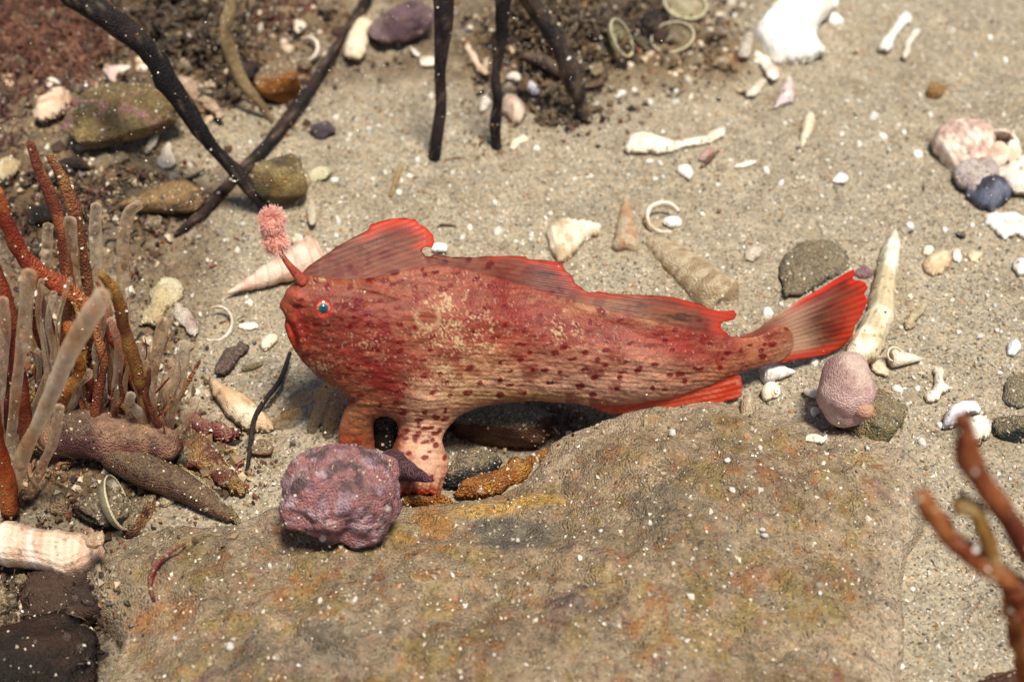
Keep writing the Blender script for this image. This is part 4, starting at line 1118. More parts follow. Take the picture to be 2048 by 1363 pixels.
slab('shell_fragment', [(1478, 92), (1490, 68), (1503, 66), (1506, 90), (1496, 118), (1478, 112)], [(214, 200, 180), (190, 172, 150)], M_OLDSHELL, off=0.08, thick=0.1, dome=0.12, seed=8, label='dull cream shell piece leaning on the left of the big white clam shell', cat='shell')
chip('shell_chip', 1668, 40, 40, 30, 20, (246, 240, 226), label='white shell chip at the right rim of the big clam shell', cat='shell')
chip('shell_chip', 1662, 5, 30, 30, 0, (246, 240, 226), label='white shell chip above the right rim of the big clam shell', cat='shell')
slab('shell_fragment', [(1545, 218), (1558, 190), (1574, 155), (1586, 170), (1588, 205), (1570, 208), (1556, 216)], [(232, 214, 206), (206, 184, 176)], M_SHELL, off=0.06, thick=0.08, dome=0.10, seed=9, label='pinkish folded shell piece directly below the big white clam shell', cat='shell')
slab('shell_fragment', [(1492, 190), (1505, 172), (1530, 155), (1530, 172), (1510, 192)], [(226, 210, 186), (206, 186, 160)], M_SHELL, off=0.05, thick=0.08, dome=0.06, seed=10, label='thin cream splinter with a black spot left of the pink folded shell piece', cat='shell')
stone('pebble', on_px(1487, 186, 0.05), (0.09, 0.07, 0.06), [(40, 40, 44)], sub=2, label='tiny black pebble at the end of the thin cream splinter', cat='pebble')
slab('shell_fragment', [(1756, 98), (1764, 80), (1795, 40), (1815, 25), (1822, 44), (1800, 62), (1785, 95), (1768, 104)], [(240, 234, 222), (224, 214, 196)], M_SHELL, off=0.06, thick=0.1, dome=0.10, seed=11, label='long pale blurred shell piece at the top right, left one of two', cat='shell')
slab('shell_fragment', [(1801, 116), (1808, 95), (1822, 66), (1838, 60), (1838, 72), (1826, 90), (1815, 118)], [(236, 224, 204), (216, 200, 176)], M_SHELL, off=0.06, thick=0.1, dome=0.08, seed=12, label='slim cream shell stick at the top right, right one of two', cat='shell')
slab('seed_shell', [(1600, 290), (1601, 262), (1608, 238), (1620, 229), (1630, 240), (1628, 258), (1617, 280), (1606, 296)], [(240, 232, 212), (226, 206, 170)], M_SHELL, off=0.06, thick=0.12, dome=0.14, seed=13, label='smooth seed-shaped white shell in the middle of the upper right sand', cat='shell')
slab('bone_like_fragment', [(1247, 298), (1252, 278), (1262, 274), (1264, 262), (1270, 273), (1300, 272), (1330, 282), (1360, 284), (1400, 276), (1432, 262), (1444, 256), (1452, 262), (1446, 276), (1420, 286), (1380, 294), (1340, 304), (1300, 306), (1262, 308)], [(238, 226, 200), (222, 204, 176)], M_SHELL, off=0.08, thick=0.16, dome=0.14, step=2.5, seed=14,
     label='long bone-like cream fragment lying on the sand above the dorsal fin', cat='shell')
slab('shell_fragment', [(1398, 316), (1412, 296), (1430, 298), (1432, 306), (1408, 322)], [(206, 170, 156), (186, 140, 126)], M_OLDSHELL, off=0.04, dome=0.06, seed=15, label='pinkish chip under the thin end of the bone-like fragment', cat='shell')
tube('twig', [T(1402, 334, 0.05), T(1418, 320, 0.07), T(1436, 302, 0.06)], [0.03, 0.045, 0.03], [(120, 70, 52), (90, 52, 40)], M_WEED, 8, label='short reddish twig beside the pinkish chip', cat='twig')
slab('shell_fragment', [(1354, 345), (1358, 334), (1376, 332), (1386, 340), (1384, 354), (1376, 360)], [(246, 238, 220), (234, 222, 200)], M_SHELL, off=0.04, thick=0.1, dome=0.10, seed=16, label='bright white triangular chip below the bone-like fragment', cat='shell')
slab('shell_fragment', [(1466, 332), (1480, 326), (1500, 322), (1512, 322), (1512, 327), (1494, 333), (1476, 336)], [(236, 226, 206)], M_SHELL, off=0.04, thick=0.07, dome=0.04, step=2, seed=17, label='thin cream stick right of the bright triangular chip', cat='shell')
slab('shell_fragment', [(1662, 362), (1676, 350), (1688, 348), (1698, 358), (1690, 368), (1674, 368)], [(246, 240, 226)], M_SHELL, off=0.05, thick=0.1, dome=0.08, seed=18, label='bright white chip on the sand above the grey-green flat pebble', cat='shell')
rc = T(1327, 440, 0.10)
RG = empty('broken_ring_shell', rc, 'broken white ring-shaped shell open to the lower right on the sand', 'shell')
k = cmpx(rc)
ring_shell('hoop', rc + [0, 0, 0.04], 34 * k, 20, 290, 0.13, [(240, 228, 206), (214, 188, 154)], tilt=(0.35, 0, 0.1), parent=RG)
V, F = ICO[3]; P = V * np.array([0.17, 0.13, 0.10]) * (0.8 + 0.5 * fbm(V * 2, 3))[:, None]
mk('broken_core', P + T(1345, 444, 0.10), F, M_SHELL, lin((240, 234, 222)) * np.ones((len(P), 1)), parent=RG, smooth=False)
slab('scallop_fragment', [(1092, 470), (1100, 452), (1125, 446), (1160, 446), (1198, 450), (1196, 470), (1172, 480), (1150, 510), (1120, 525), (1104, 505)], [(240, 228, 200), (226, 208, 176), (196, 170, 134)], M_SHELL, off=0.02, thick=0.09, dome=0.20, ribs=(1130, 560, 26, 0.03), seed=20,
     label='cream fan-shaped shell half buried behind the second dorsal fin', cat='shell')
turret('turret_shell', T(1252, 390, 0.05), T(1252, 500, 0.06), 0.27, 7, [(206, 184, 150), (196, 142, 104), (170, 130, 96)], M_OLDSHELL, seed=21, power=0.8, label='small sandy spired shell pointing up the sand, left of the broken ring shell', cat='shell')
turret('cone_shell', T(1300, 480, 0.02), T(1450, 606, 0.06), 0.46, 5, [(212, 190, 154), (168, 140, 104), (150, 120, 88)], M_OLDSHELL, amp=0.05, seed=22, power=0.4, label='large mottled shell half sunk in the sand behind the tail end of the dorsal fin', cat='shell')
slab('shell_fragment', [(1488, 506), (1495, 496), (1512, 492), (1522, 500), (1520, 514), (1508, 524), (1494, 520)], [(222, 206, 182), (198, 178, 150)], M_OLDSHELL, off=0.04, thick=0.09, dome=0.08, seed=23, label='lumpy cream chip left of the flat grey-green pebble', cat='shell')
tw = T(1738, 690, 0.14)
slab('long_shell_shard', [(1783, 464), (1790, 462), (1799, 488), (1797, 520), (1792, 560), (1790, 600), (1786, 640), (1772, 680), (1760, 712), (1735, 728), (1706, 722), (1690, 712), (1696, 690), (1718, 655), (1733, 622), (1742, 580), (1752, 540), (1760, 505)], [(242, 232, 206), (226, 210, 178), (200, 180, 140)], M_SHELL, off=0.18, thick=0.2, dome=0.26, tilt=(0.1, 0.0), sc=2, seed=24,
     label='long white pointed shell shard standing against the tail fin', cat='shell')
def whelk(px, py, s, label, R, cols=((238, 232, 220), (206, 186, 166)), **kw):
    return coil('snail_shell', T(px, py, s * 0.45), s, list(cols), R=R, label=label, cat='shell', **kw)
turret('whelk_shell', T(1590, 742, 0.14), T(1524, 745, 0.18), 0.20, 4, [(242, 236, 224), (214, 196, 180), (190, 170, 150)], seed=31, power=0.7, label='small white spotted whelk shell under the tail fin', cat='shell')
whelk(1543, 782, 0.22, 'pearly round snail shell just below the spotted whelk', (0.9, 0.1, 0.6), ((222, 206, 172), (236, 232, 224)))
whelk(1622, 786, 0.18, 'glossy cream snail shell left of the sea squirt', (0.5, 0.3, 2.4), ((240, 230, 206), (230, 214, 184)))
whelk(1630, 823, 0.11, 'tiny white snail shell below the glossy cream one', (0.6, 0, 1.0))
slab('shell_fragment', [(1480, 828), (1482, 806), (1492, 790), (1504, 796), (1510, 815), (1504, 836), (1488, 838)], [(214, 196, 164), (190, 168, 134)], M_OLDSHELL, off=0.08, thick=0.12, dome=0.12, seed=32, label='dull cream oval chip at the tip of the anal fin', cat='shell')
turret('spired_shell', T(1845, 717, 0.12), T(1782, 716, 0.20), 0.17, 5, [(236, 222, 196), (214, 192, 160), (180, 154, 124)], seed=33, power=0.8, label='small cream spired shell with an open mouth right of the long shard', cat='shell')
rc = T(1789, 708, 0.28)
ring_shell('shell_mouth_ring', rc, 0.13, 0, 350, 0.05, [(240, 228, 200)], tilt=(0.8, 0, 0), label='open round shell mouth ring on the small cream spired shell', cat='shell')
slab('shell_fragment', [(1735, 712), (1748, 718), (1765, 722), (1778, 745), (1770, 752), (1752, 745), (1742, 730)], [(236, 224, 200), (214, 190, 158)], M_SHELL, off=0.08, thick=0.08, dome=0.06, step=2.5, seed=34, label='jagged cream splinter between the long shard and the small spired shell', cat='shell')
slab('shell_fragment', [(1846, 794), (1862, 782), (1868, 770), (1866, 742), (1872, 736), (1886, 738), (1888, 765), (1902, 772), (1905, 778), (1888, 786), (1876, 802), (1862, 804)], [(238, 224, 200), (206, 176, 146)], M_SHELL, off=0.10, thick=0.12, dome=0.08, step=2.2, seed=35, label='cream T-shaped shell fragment on the sand right of the sea squirt', cat='shell')
slab('cupped_shell', [(1884, 852), (1892, 828), (1912, 812), (1940, 808), (1962, 818), (1956, 828), (1930, 832), (1920, 850), (1900, 856)], [(240, 236, 232), (216, 208, 210)], M_SHELL, off=0.15, thick=0.08, dome=0.20, seed=36, label='white curved shell lip behind the tip of the orange-brown branch', cat='shell')
slab('cupped_shell', [(1925, 862), (1940, 842), (1960, 838), (1980, 855), (1975, 876), (1950, 882), (1930, 878)], [(236, 224, 202), (206, 186, 160)], M_SHELL, off=0.10, thick=0.08, dome=0.18, ribs=(1935, 845, 10, 0.02), seed=37, label='small fan-shaped cream shell right of the orange-brown branch tip', cat='shell')
def st2(u, v, c):
    a = 0.5 + 0.5 * np.sin((u * 0.5 + v * 0.85) * 0.55)
    return c * (0.8 + 0.28 * a)[:, None]
slab('striped_shell_chip', [(1847, 532), (1852, 518), (1870, 508), (1896, 506), (1902, 522), (1895, 540), (1872, 550), (1856, 546)], [(226, 198, 156), (206, 170, 126)], M_SHELL, off=0.06, thick=0.1, dome=0.14, seed=38, paint=st2, label='tan striped shell chip on the sand right of the long white shard', cat='shell')
slab('shell_fragment', [(1846, 508), (1846, 496), (1858, 494), (1868, 502), (1858, 512)], [(234, 218, 190)], M_SHELL, off=0.05, dome=0.06, step=2, seed=39, label='small cream chip touching the upper left of the striped chip', cat='shell')
slab('shell_fragment', [(1904, 516), (1906, 502), (1916, 500), (1924, 512), (1918, 524), (1908, 522)], [(238, 224, 202)], M_SHELL, off=0.05, dome=0.06, step=2, seed=40, label='small cream chip just right of the striped chip', cat='shell')
slab('shell_fragment', [(1934, 508), (1944, 502), (1966, 508), (1962, 516), (1946, 524)], [(234, 210, 170), (216, 190, 150)], M_SHELL, off=0.05, dome=0.06, step=2, seed=41, label='tan wedge-shaped chip, rightmost of the row beside the striped chip', cat='shell')
slab('shell_fragment', [(2026, 526), (2036, 516), (2056, 520), (2058, 545), (2040, 552), (2028, 540)], [(240, 232, 214)], M_SHELL, off=0.06, dome=0.10, seed=42, label='white chip cut by the right edge level with the tail fin', cat='shell')
slab('shell_fragment', [(1806, 648), (1820, 628), (1838, 612), (1846, 602), (1853, 608), (1846, 628), (1834, 640), (1824, 656), (1812, 660)], [(214, 196, 160), (190, 168, 130)], M_OLDSHELL, off=0.06, thick=0.1, dome=0.06, step=2.5, seed=43, label='dusty tan shell stick right of the middle of the long white shard', cat='shell')
slab('shell_fragment', [(2012, 700), (2018, 684), (2034, 680), (2040, 696), (2030, 710), (2016, 708)], [(222, 222, 222), (120, 120, 124)], M_SHELL, off=0.06, dome=0.10, step=2.5, seed=44, label='grey-white chip with a dark edge near the right border', cat='shell')
slab('shell_fragment', [(1610, 874), (1618, 870), (1650, 876), (1650, 884), (1640, 888), (1612, 882)], [(236, 222, 194)], M_SHELL, off=0.05, dome=0.05, step=2, seed=45, label='short cream rod lying on the upper right edge of the big rock', cat='shell')

# left of the fish
slab('oyster_fragment', [(278, 650), (290, 628), (305, 610), (300, 585), (322, 565), (350, 562), (370, 580), (360, 600), (335, 622), (312, 654), (296, 645)], [(214, 192, 146), (190, 164, 118), (232, 216, 176)], M_OLDSHELL, off=0.10, thick=0.1, dome=0.16, ribs=(360, 570, 12, 0.03), rough=0.05, seed=50,
     label='flaky yellowish oyster fragment left of the pink spired shell', cat='shell')
rc = T(432, 648, 0.12); k = cmpx(rc)
ring_shell('curved_shell_hoop', rc, 33 * k, -120, 110, 0.10, [(232, 218, 196), (206, 186, 160)], tilt=(0.5, 0, 0), squash=1.1, label='thin white hoop of broken shell left of the mouth of the fish', cat='shell')
slab('shell_fragment', [(346, 618), (356, 606), (378, 622), (390, 640), (398, 664), (384, 672), (366, 655), (350, 640)], [(222, 206, 186), (196, 170, 156)], M_OLDSHELL, off=0.08, thick=0.08, dome=0.10, seed=51, label='pinkish white shell slip between the oyster fragment and the shell hoop', cat='shell')
slab('shell_fragment', [(520, 695), (524, 680), (538, 670), (554, 672), (556, 684), (544, 696), (528, 702)], [(238, 218, 190), (216, 190, 160)], M_SHELL, off=0.05, thick=0.1, dome=0.09, seed=52, label='cream oval chip just left of the chin of the fish', cat='shell')
slab('shell_fragment', [(476, 655), (486, 646), (512, 646), (516, 654), (496, 660)], [(236, 224, 204)], M_SHELL, off=0.03, dome=0.05, step=2, seed=53, label='thin white chip between the shell hoop and the mouth of the fish', cat='shell')
slab('clam_fragment', [(176, 790), (186, 760), (205, 735), (222, 745), (240, 760), (243, 790), (225, 806), (195, 806)], [(230, 222, 208), (206, 192, 170)], M_SHELL, off=0.14, thick=0.1, dome=0.25, seed=54, label='folded white shell half hidden among the upright stalks on the left', cat='shell')
slab('clam_fragment', [(158, 700), (168, 686), (210, 684), (218, 698), (200, 712), (182, 728), (164, 718)], [(236, 226, 206), (206, 188, 160)], M_SHELL, off=0.15, thick=0.1, dome=0.14, seed=55, label='white shell rim above the folded white shell among the stalks', cat='shell')
slab('long_tan_shell', [(418, 752), (426, 756), (445, 772), (475, 785), (500, 800), (535, 835), (548, 858), (520, 864), (480, 852), (450, 826), (428, 790)], [(206, 172, 132), (184, 148, 108), (228, 204, 168)], M_SHELL, off=0.14, thick=0.08, dome=0.24, tilt=(0.1, -0.1), seed=56,
     label='long tan curved shell crossed by the thin black thread', cat='shell')
coil('snail_shell', T(596, 478, 0.10), 0.14, [(236, 226, 206), (206, 190, 160)], R=(1.0, 0, 0.4), label='small white coiled shell just right of the pink lure tuft', cat='shell')
slab('shell_fragment', [(612, 352), (624, 338), (650, 334), (664, 344), (655, 356), (632, 364), (616, 362)], [(222, 212, 170), (196, 184, 140)], M_OLDSHELL, off=0.05, thick=0.09, dome=0.10, seed=57, label='yellow-white oval chip right of the yellow-brown furry stone', cat='shell')
chip('shell_chip', 670, 360, 20, 12, 0, label='bright white chip touching the yellow-white oval chip', cat='shell')
slab('shell_fragment', [(610, 392), (620, 384), (630, 410), (634, 440), (622, 450), (614, 430)], [(222, 208, 180), (196, 178, 150)], M_OLDSHELL, off=0.04, thick=0.08, dome=0.06, step=2.4, seed=58, label='narrow cream strip of shell standing right of the thick stem tip', cat='shell')
slab('shell_fragment', [(865, 490), (880, 487), (894, 494), (892, 505), (872, 504), (862, 500)], [(246, 240, 228)], M_SHELL, off=0.10, thick=0.1, dome=0.08, step=2.5, seed=59, label='bright white chip at the rear tip of the first dorsal fin', cat='shell')
# upper left
slab('shell_fragment', [(690, 110), (692, 85), (705, 58), (722, 40), (740, 44), (752, 50), (742, 75), (735, 100), (722, 122), (705, 118)], [(238, 216, 180), (220, 190, 150)], M_SHELL, off=0.2, thick=0.12, dome=0.2, seed=60, label='peach-white shell piece at the lower left end of the mauve stone', cat='shell')
ring_shell('hook_shell', T(610, 100, 0.18), 0.30, -70, 110, 0.15, [(238, 220, 192), (216, 190, 156)], tilt=(0.5, 0, 0), label='thick white hook-shaped shell right of the orange-brown stone', cat='shell')
slab('shell_fragment', [(585, 55), (592, 40), (608, 42), (612, 56), (600, 66), (588, 64)], [(226, 208, 180)], M_SHELL, off=0.1, dome=0.08, label='pale rounded chip just above the hook-shaped shell', cat='shell')
slab('shell_fragment', [(66, 235), (80, 210), (105, 188), (138, 184), (146, 200), (135, 222), (110, 238), (85, 244)], [(222, 190, 158), (196, 160, 128)], M_SHELL, off=0.15, thick=0.1, dome=0.25, seed=61, label='large peach oval shell on sand at the far left', cat='shell')
slab('shell_fragment', [(86, 180), (92, 162), (108, 155), (128, 170), (122, 182), (100, 184)], [(236, 222, 200)], M_SHELL, off=0.12, dome=0.12, seed=62, label='bright white chip above the large peach oval shell', cat='shell')
slab('shell_fragment', [(152, 212), (158, 196), (172, 198), (172, 212), (162, 218)], [(230, 218, 200)], M_SHELL, off=0.1, dome=0.08, seed=63, label='small white chip right of the large peach oval shell', cat='shell')
slab('shell_fragment', [(152, 230), (158, 222), (168, 226), (164, 234)], [(230, 214, 190)], M_SHELL, off=0.1, dome=0.04, step=2, seed=64, label='tiny cream chip below the small white chip at far left', cat='shell')
slab('shell_fragment', [(204, 140), (222, 134), (262, 130), (256, 140), (238, 148), (230, 168), (218, 158)], [(226, 200, 182), (206, 172, 156)], M_SHELL, off=0.45, dome=0.05, seed=65, label='pinkish white angular chip on top of the olive-brown rock', cat='shell')
slab('finger_shell', [(352, 165), (368, 158), (395, 170), (420, 195), (440, 215), (448, 232), (440, 240), (420, 226), (398, 208), (370, 196)], [(222, 190, 160), (196, 164, 134), (176, 140, 112)], M_OLDSHELL, off=0.18, thick=0.14, dome=0.14, seed=66, label='long pink-tan finger-like shell right of the thick black stem', cat='shell')
slab('pointed_shell_flake', [(316, 325), (325, 300), (338, 282), (350, 310), (352, 332), (338, 340), (326, 338)], [(240, 226, 206), (214, 196, 170)], M_SHELL, off=0.25, thick=0.1, dome=0.1, tilt=(0, -0.8), seed=67, label='white pointed flake under the thick black stem at left', cat='shell')
slab('pointed_shell_flake', [(290, 300), (298, 278), (316, 266), (318, 278), (305, 298), (296, 310)], [(222, 204, 180)], M_OLDSHELL, off=0.2, thick=0.08, dome=0.06, tilt=(0, -0.6), seed=68, label='narrow cream flake just left of the white pointed flake', cat='shell')
coil('snail_shell', T(350, 352, 0.12), 0.13, [(190, 176, 150), (150, 130, 104)], R=(1.0, 0, 0.4), label='little grey-tan snail shell below the white pointed flake', cat='shell')
slab('shell_fragment', [(-20, 345), (0, 325), (20, 318), (45, 330), (30, 350), (0, 362)], [(216, 196, 156), (196, 170, 126)], M_OLDSHELL, off=0.2, dome=0.15, seed=69, label='yellowish shell piece at the left border behind the orange stalks', cat='shell')
slab('shell_fragment', [(2, 160), (10, 150), (34, 152), (30, 170), (12, 176)], [(222, 190, 150)], M_SHELL, off=0.1, dome=0.08, seed=70, label='small peach chip at the left border among dark weed', cat='shell')
# shells around the top centre rubble
slab('shell_fragment', [(928, 92), (938, 86), (945, 100), (962, 128), (978, 146), (970, 152), (952, 140), (936, 112)], [(228, 200, 168), (196, 160, 130)], M_SHELL, off=0.1, thick=0.1, dome=0.08, step=2.5, seed=71, label='slanting pinkish shell stick between the two straight black stems', cat='shell')
slab('shell_fragment', [(838, 122), (845, 115), (872, 116), (872, 128), (858, 134), (842, 132)], [(226, 212, 186)], M_SHELL, off=0.06, dome=0.06, seed=72, label='cream block-like chip touching the left side of the straight black stem', cat='shell')
slab('shell_fragment', [(818, 96), (826, 98), (840, 108), (836, 112), (826, 108)], [(222, 208, 190)], M_SHELL, off=0.06, dome=0.04, step=2, seed=73, label='small grey-white splinter under the mauve stone', cat='shell')
slab('shell_fragment', [(1010, 156), (1030, 147), (1046, 160), (1044, 166), (1022, 162)], [(236, 218, 196)], M_SHELL, off=0.1, dome=0.08, step=2.5, seed=74, label='thin white wedge above the round cream shell in the rubble', cat='shell')
slab('shell_fragment', [(1048, 172), (1062, 160), (1076, 176), (1080, 188), (1066, 192), (1052, 182)], [(232, 222, 222)], M_SHELL, off=0.15, dome=0.08, step=2.5, seed=75, label='white square chip on the rubble right of the thin white wedge', cat='shell')
rc = T(1035, 222, 0.10)
slab('round_cream_shell', [(1002, 212), (1012, 196), (1028, 200), (1045, 212), (1052, 228), (1044, 246), (1028, 248), (1016, 236), (1004, 226)], [(222, 196, 170), (196, 166, 142)], M_SHELL, off=0.12, thick=0.12, dome=0.24, seed=76, label='rounded pinkish cream shell in the hollow right of the second straight stem', cat='shell')
slab('shell_fragment', [(958, 218), (964, 196), (974, 192), (982, 204), (974, 218), (962, 226)], [(234, 220, 198)], M_SHELL, off=0.06, dome=0.1, step=2.5, seed=77, label='white curled chip touching the left side of the second straight stem', cat='shell')
slab('shell_fragment', [(1018, 296), (1022, 286), (1045, 272), (1055, 276), (1050, 284), (1030, 298)], [(236, 218, 186)], M_SHELL, off=0.04, dome=0.07, step=2.2, seed=78, label='cream rod right of the foot of the second straight stem', cat='shell')
slab('shell_fragment', [(1180, 210), (1190, 206), (1200, 216), (1192, 224), (1182, 220)], [(238, 224, 204)], M_SHELL, off=0.06, dome=0.06, step=2, seed=79, label='small white chip at the right foot of the dark rubble clump', cat='shell')
rg = T(1242, 76, 0.42)
def clear_valve(name, px, py, r, tilt, label, cols=((206, 196, 150), (190, 176, 130)), off=0.42):
    o = T(px, py, off)
    root = empty(name, o - np.array([0, 0, off]), label, 'shell')
    V, F = ICO[4]
    keep = V[:, 2] < 0.15
    idm = -np.ones(len(V), int); idm[keep] = np.arange(keep.sum())
    Fk = F[np.all(keep[F], axis=1)]
    Rm = rot(*tilt)
    P = (V[keep] * np.array([r, r * 0.8, r * 0.38])) @ Rm.T + o
    Pi = (V[keep] * np.array([r * .95, r * 0.76, r * 0.33])) @ Rm.T + o
    VV = np.concatenate([P, Pi]); nn = keep.sum()
    mk('valve', VV, [idm[Fk], (idm[Fk] + nn)[:, ::-1]], M_GLASSY, palette(VV, cols, 3, 2), parent=root)
    th = np.linspace(0, 2 * math.pi, 40)[:-1]
    C = (np.stack([np.cos(th) * r, np.sin(th) * r * 0.8, 0 * th + 0.05 * r], -1)) @ Rm.T + o
    V2, F2, t2 = tube_mesh(np.concatenate([C, C[:1]]), [0.025, 0.014, 0.022, 0.025], 8, 0.4, sub=1, cap=False)
    mk('rim', V2, F2, M_SHELL, lin((206, 194, 156)) * np.ones((len(V2), 1)), parent=root)
clear_valve('clear_shell', 1242, 76, 0.50, (0.7, 0.9, 0.5), 'upright see-through oval shell right of the dark rubble clump')
clear_valve('clear_shell', 1370, 8, 0.52, (0.5, 0.2, 0.0), 'see-through shell with a greenish rim at the top edge')
clear_valve('clear_shell', 1345, 75, 0.50, (0.4, -0.2, 0.3), 'faint dusty see-through shell below the green-rimmed one', ((176, 156, 118), (160, 140, 104)), off=0.2)
clear_valve('clear_shell', 232, 1005, 0.52, (0.2, 1.35, 0.35), 'upright see-through shell with a pale rim at the lower left', ((186, 176, 140), (150, 130, 96)), off=0.5)

# small chips of the open sand, one object each
GR = [
 ('tiny white shell chip on the open sand between the bone-like fragment and the limpet cluster', 'tiny chips on the upper right sand',
  [(1244, 186, 16), (1238, 192, 14), (1268, 180, 12), (1300, 205, 18), (1350, 205, 22), (1352, 182, 14), (1695, 202, 14), (1717, 202, 12), (1747, 233, 24), (1785, 94, 10), (1765, 272, 22), (1760, 245, 12), (1778, 300, 14), (1718, 288, 16), (1683, 268, 12), (1684, 288, 10), (1538, 287, 12), (1720, 347, 10), (1532, 340, 18), (1562, 366, 18), (1300, 322, 16), (1326, 354, 12), (1320, 326, 14), (1580, 242, 12), (1655, 320, 10), (1640, 50, 10), (1860, 230, 14), (1890, 315, 12), (1835, 310, 26), (1840, 190, 12), (1950, 110, 14), (1980, 75, 12), (1905, 60, 10), (1920, 150, 12), (2010, 120, 14)], (238, 230, 214)),
 ('tiny white shell chip on the sand between the black stems and the dorsal fins', 'tiny chips on the middle sand',
  [(738, 258, 16), (672, 236, 16), (700, 270, 10), (905, 345, 12), (862, 192, 16), (905, 268, 14), (925, 475, 14), (995, 463, 26), (1063, 470, 16), (940, 455, 14), (770, 345, 14), (820, 352, 14), (798, 385, 14), (745, 358, 10), (1075, 300, 14), (1256, 350, 12), (1188, 470, 12), (1175, 355, 12), (1245, 470, 10), (676, 440, 22), (650, 490, 10), (958, 345, 10), (1182, 352, 12), (1073, 298, 18), (835, 320, 18), (990, 405, 12)], (236, 226, 206)),
 ('tiny white shell chip on the sand right of the long white shard', 'tiny chips on the right sand',
  [(1650, 515, 16), (1627, 574, 14), (1563, 608, 14), (1535, 625, 26), (1820, 452, 20), (1802, 655, 10), (1820, 700, 12), (1918, 665, 14), (1960, 672, 20), (1994, 660, 12), (1835, 776, 14), (1795, 778, 22), (1880, 850, 18), (1845, 885, 22), (1828, 755, 12), (1630, 725, 20), (1990, 610, 12), (1905, 600, 12), (1975, 590, 10), (2030, 640, 12), (1945, 450, 14), (1890, 460, 16), (1960, 470, 12), (1865, 640, 12), (1906, 755, 10), (2000, 745, 10)], (238, 230, 214)),
 ('tiny white shell chip on the sand left of the fish', 'tiny chips on the left sand',
  [(332, 524, 14), (325, 532, 10), (380, 330, 16), (400, 628, 14), (486, 448, 16), (500, 605, 18), (490, 655, 12), (385, 590, 12), (540, 345, 12), (450, 480, 12), (415, 520, 12), (355, 700, 16), (330, 745, 12), (395, 785, 18), (520, 770, 14), (545, 735, 12), (575, 790, 14), (385, 440, 12), (370, 505, 10), (475, 500, 16)], (236, 226, 206)),
 ('tiny pale shell chip lying on top of the big foreground rock', 'tiny chips on the foreground rock',
  [(1160, 1115, 14), (1300, 1045, 12), (1525, 1058, 16), (1455, 920, 14), (1520, 895, 12), (1465, 980, 20), (1345, 865, 18), (1735, 895, 14), (1380, 1030, 12), (640, 1200, 12), (710, 1198, 14), (460, 1292, 18), (350, 1275, 14), (540, 1130, 12), (1310, 1310, 12), (1080, 888, 22), (1640, 1185, 10), (1530, 1070, 14), (905, 1150, 12), (1035, 1080, 12)], (226, 216, 198)),
 ('small pale shell chip among the weed and rubble along the top', 'small chips in the rubble along the top',
  [(370, 15, 26), (430, 12, 22), (600, 20, 18), (345, 120, 20), (520, 55, 26), (305, 25, 30), (650, 110, 16), (640, 65, 14), (215, 60, 20), (260, 20, 26), (940, 55, 16), (960, 95, 14), (1105, 45, 20), (1180, 40, 16), (1200, 95, 22), (1210, 112, 16), (1260, 130, 18), (1150, 95, 16), (1320, 40, 14), (1420, 60, 18), (1440, 30, 20), (1460, 5, 30), (1400, 90, 22), (1385, 110, 26), (1450, 100, 14), (1350, 150, 16), (1375, 160, 22), (1300, 25, 16), (1060, 130, 16), (985, 60, 14), (1485, 12, 22), (470, 95, 14), (130, 105, 24), (180, 130, 14)], (226, 208, 180)),
]
_q = random.Random(77)
_top = []
while len(_top) < 95:
    a_, b_ = _q.uniform(0, 1480), _q.uniform(-5, 215)
    if (a_ < 640 and b_ < 200) or (925 < a_ < 1200) or (a_ > 1190 and b_ < 150):
        _top.append((a_, b_, _q.uniform(10, 30)))
GR.append(('irregular cream or pinkish flake half buried in the weedy debris along the top', 'flakes in the debris along the top', _top, (206, 180, 148)))
_lf = [(_q.uniform(0, 330), _q.uniform(300, 1000), _q.uniform(10, 26)) for _ in range(45)]
GR.append(('pale flake caught between the stalks and weed on the left', 'pale flakes among the stalks on the left', _lf, (206, 178, 144)))
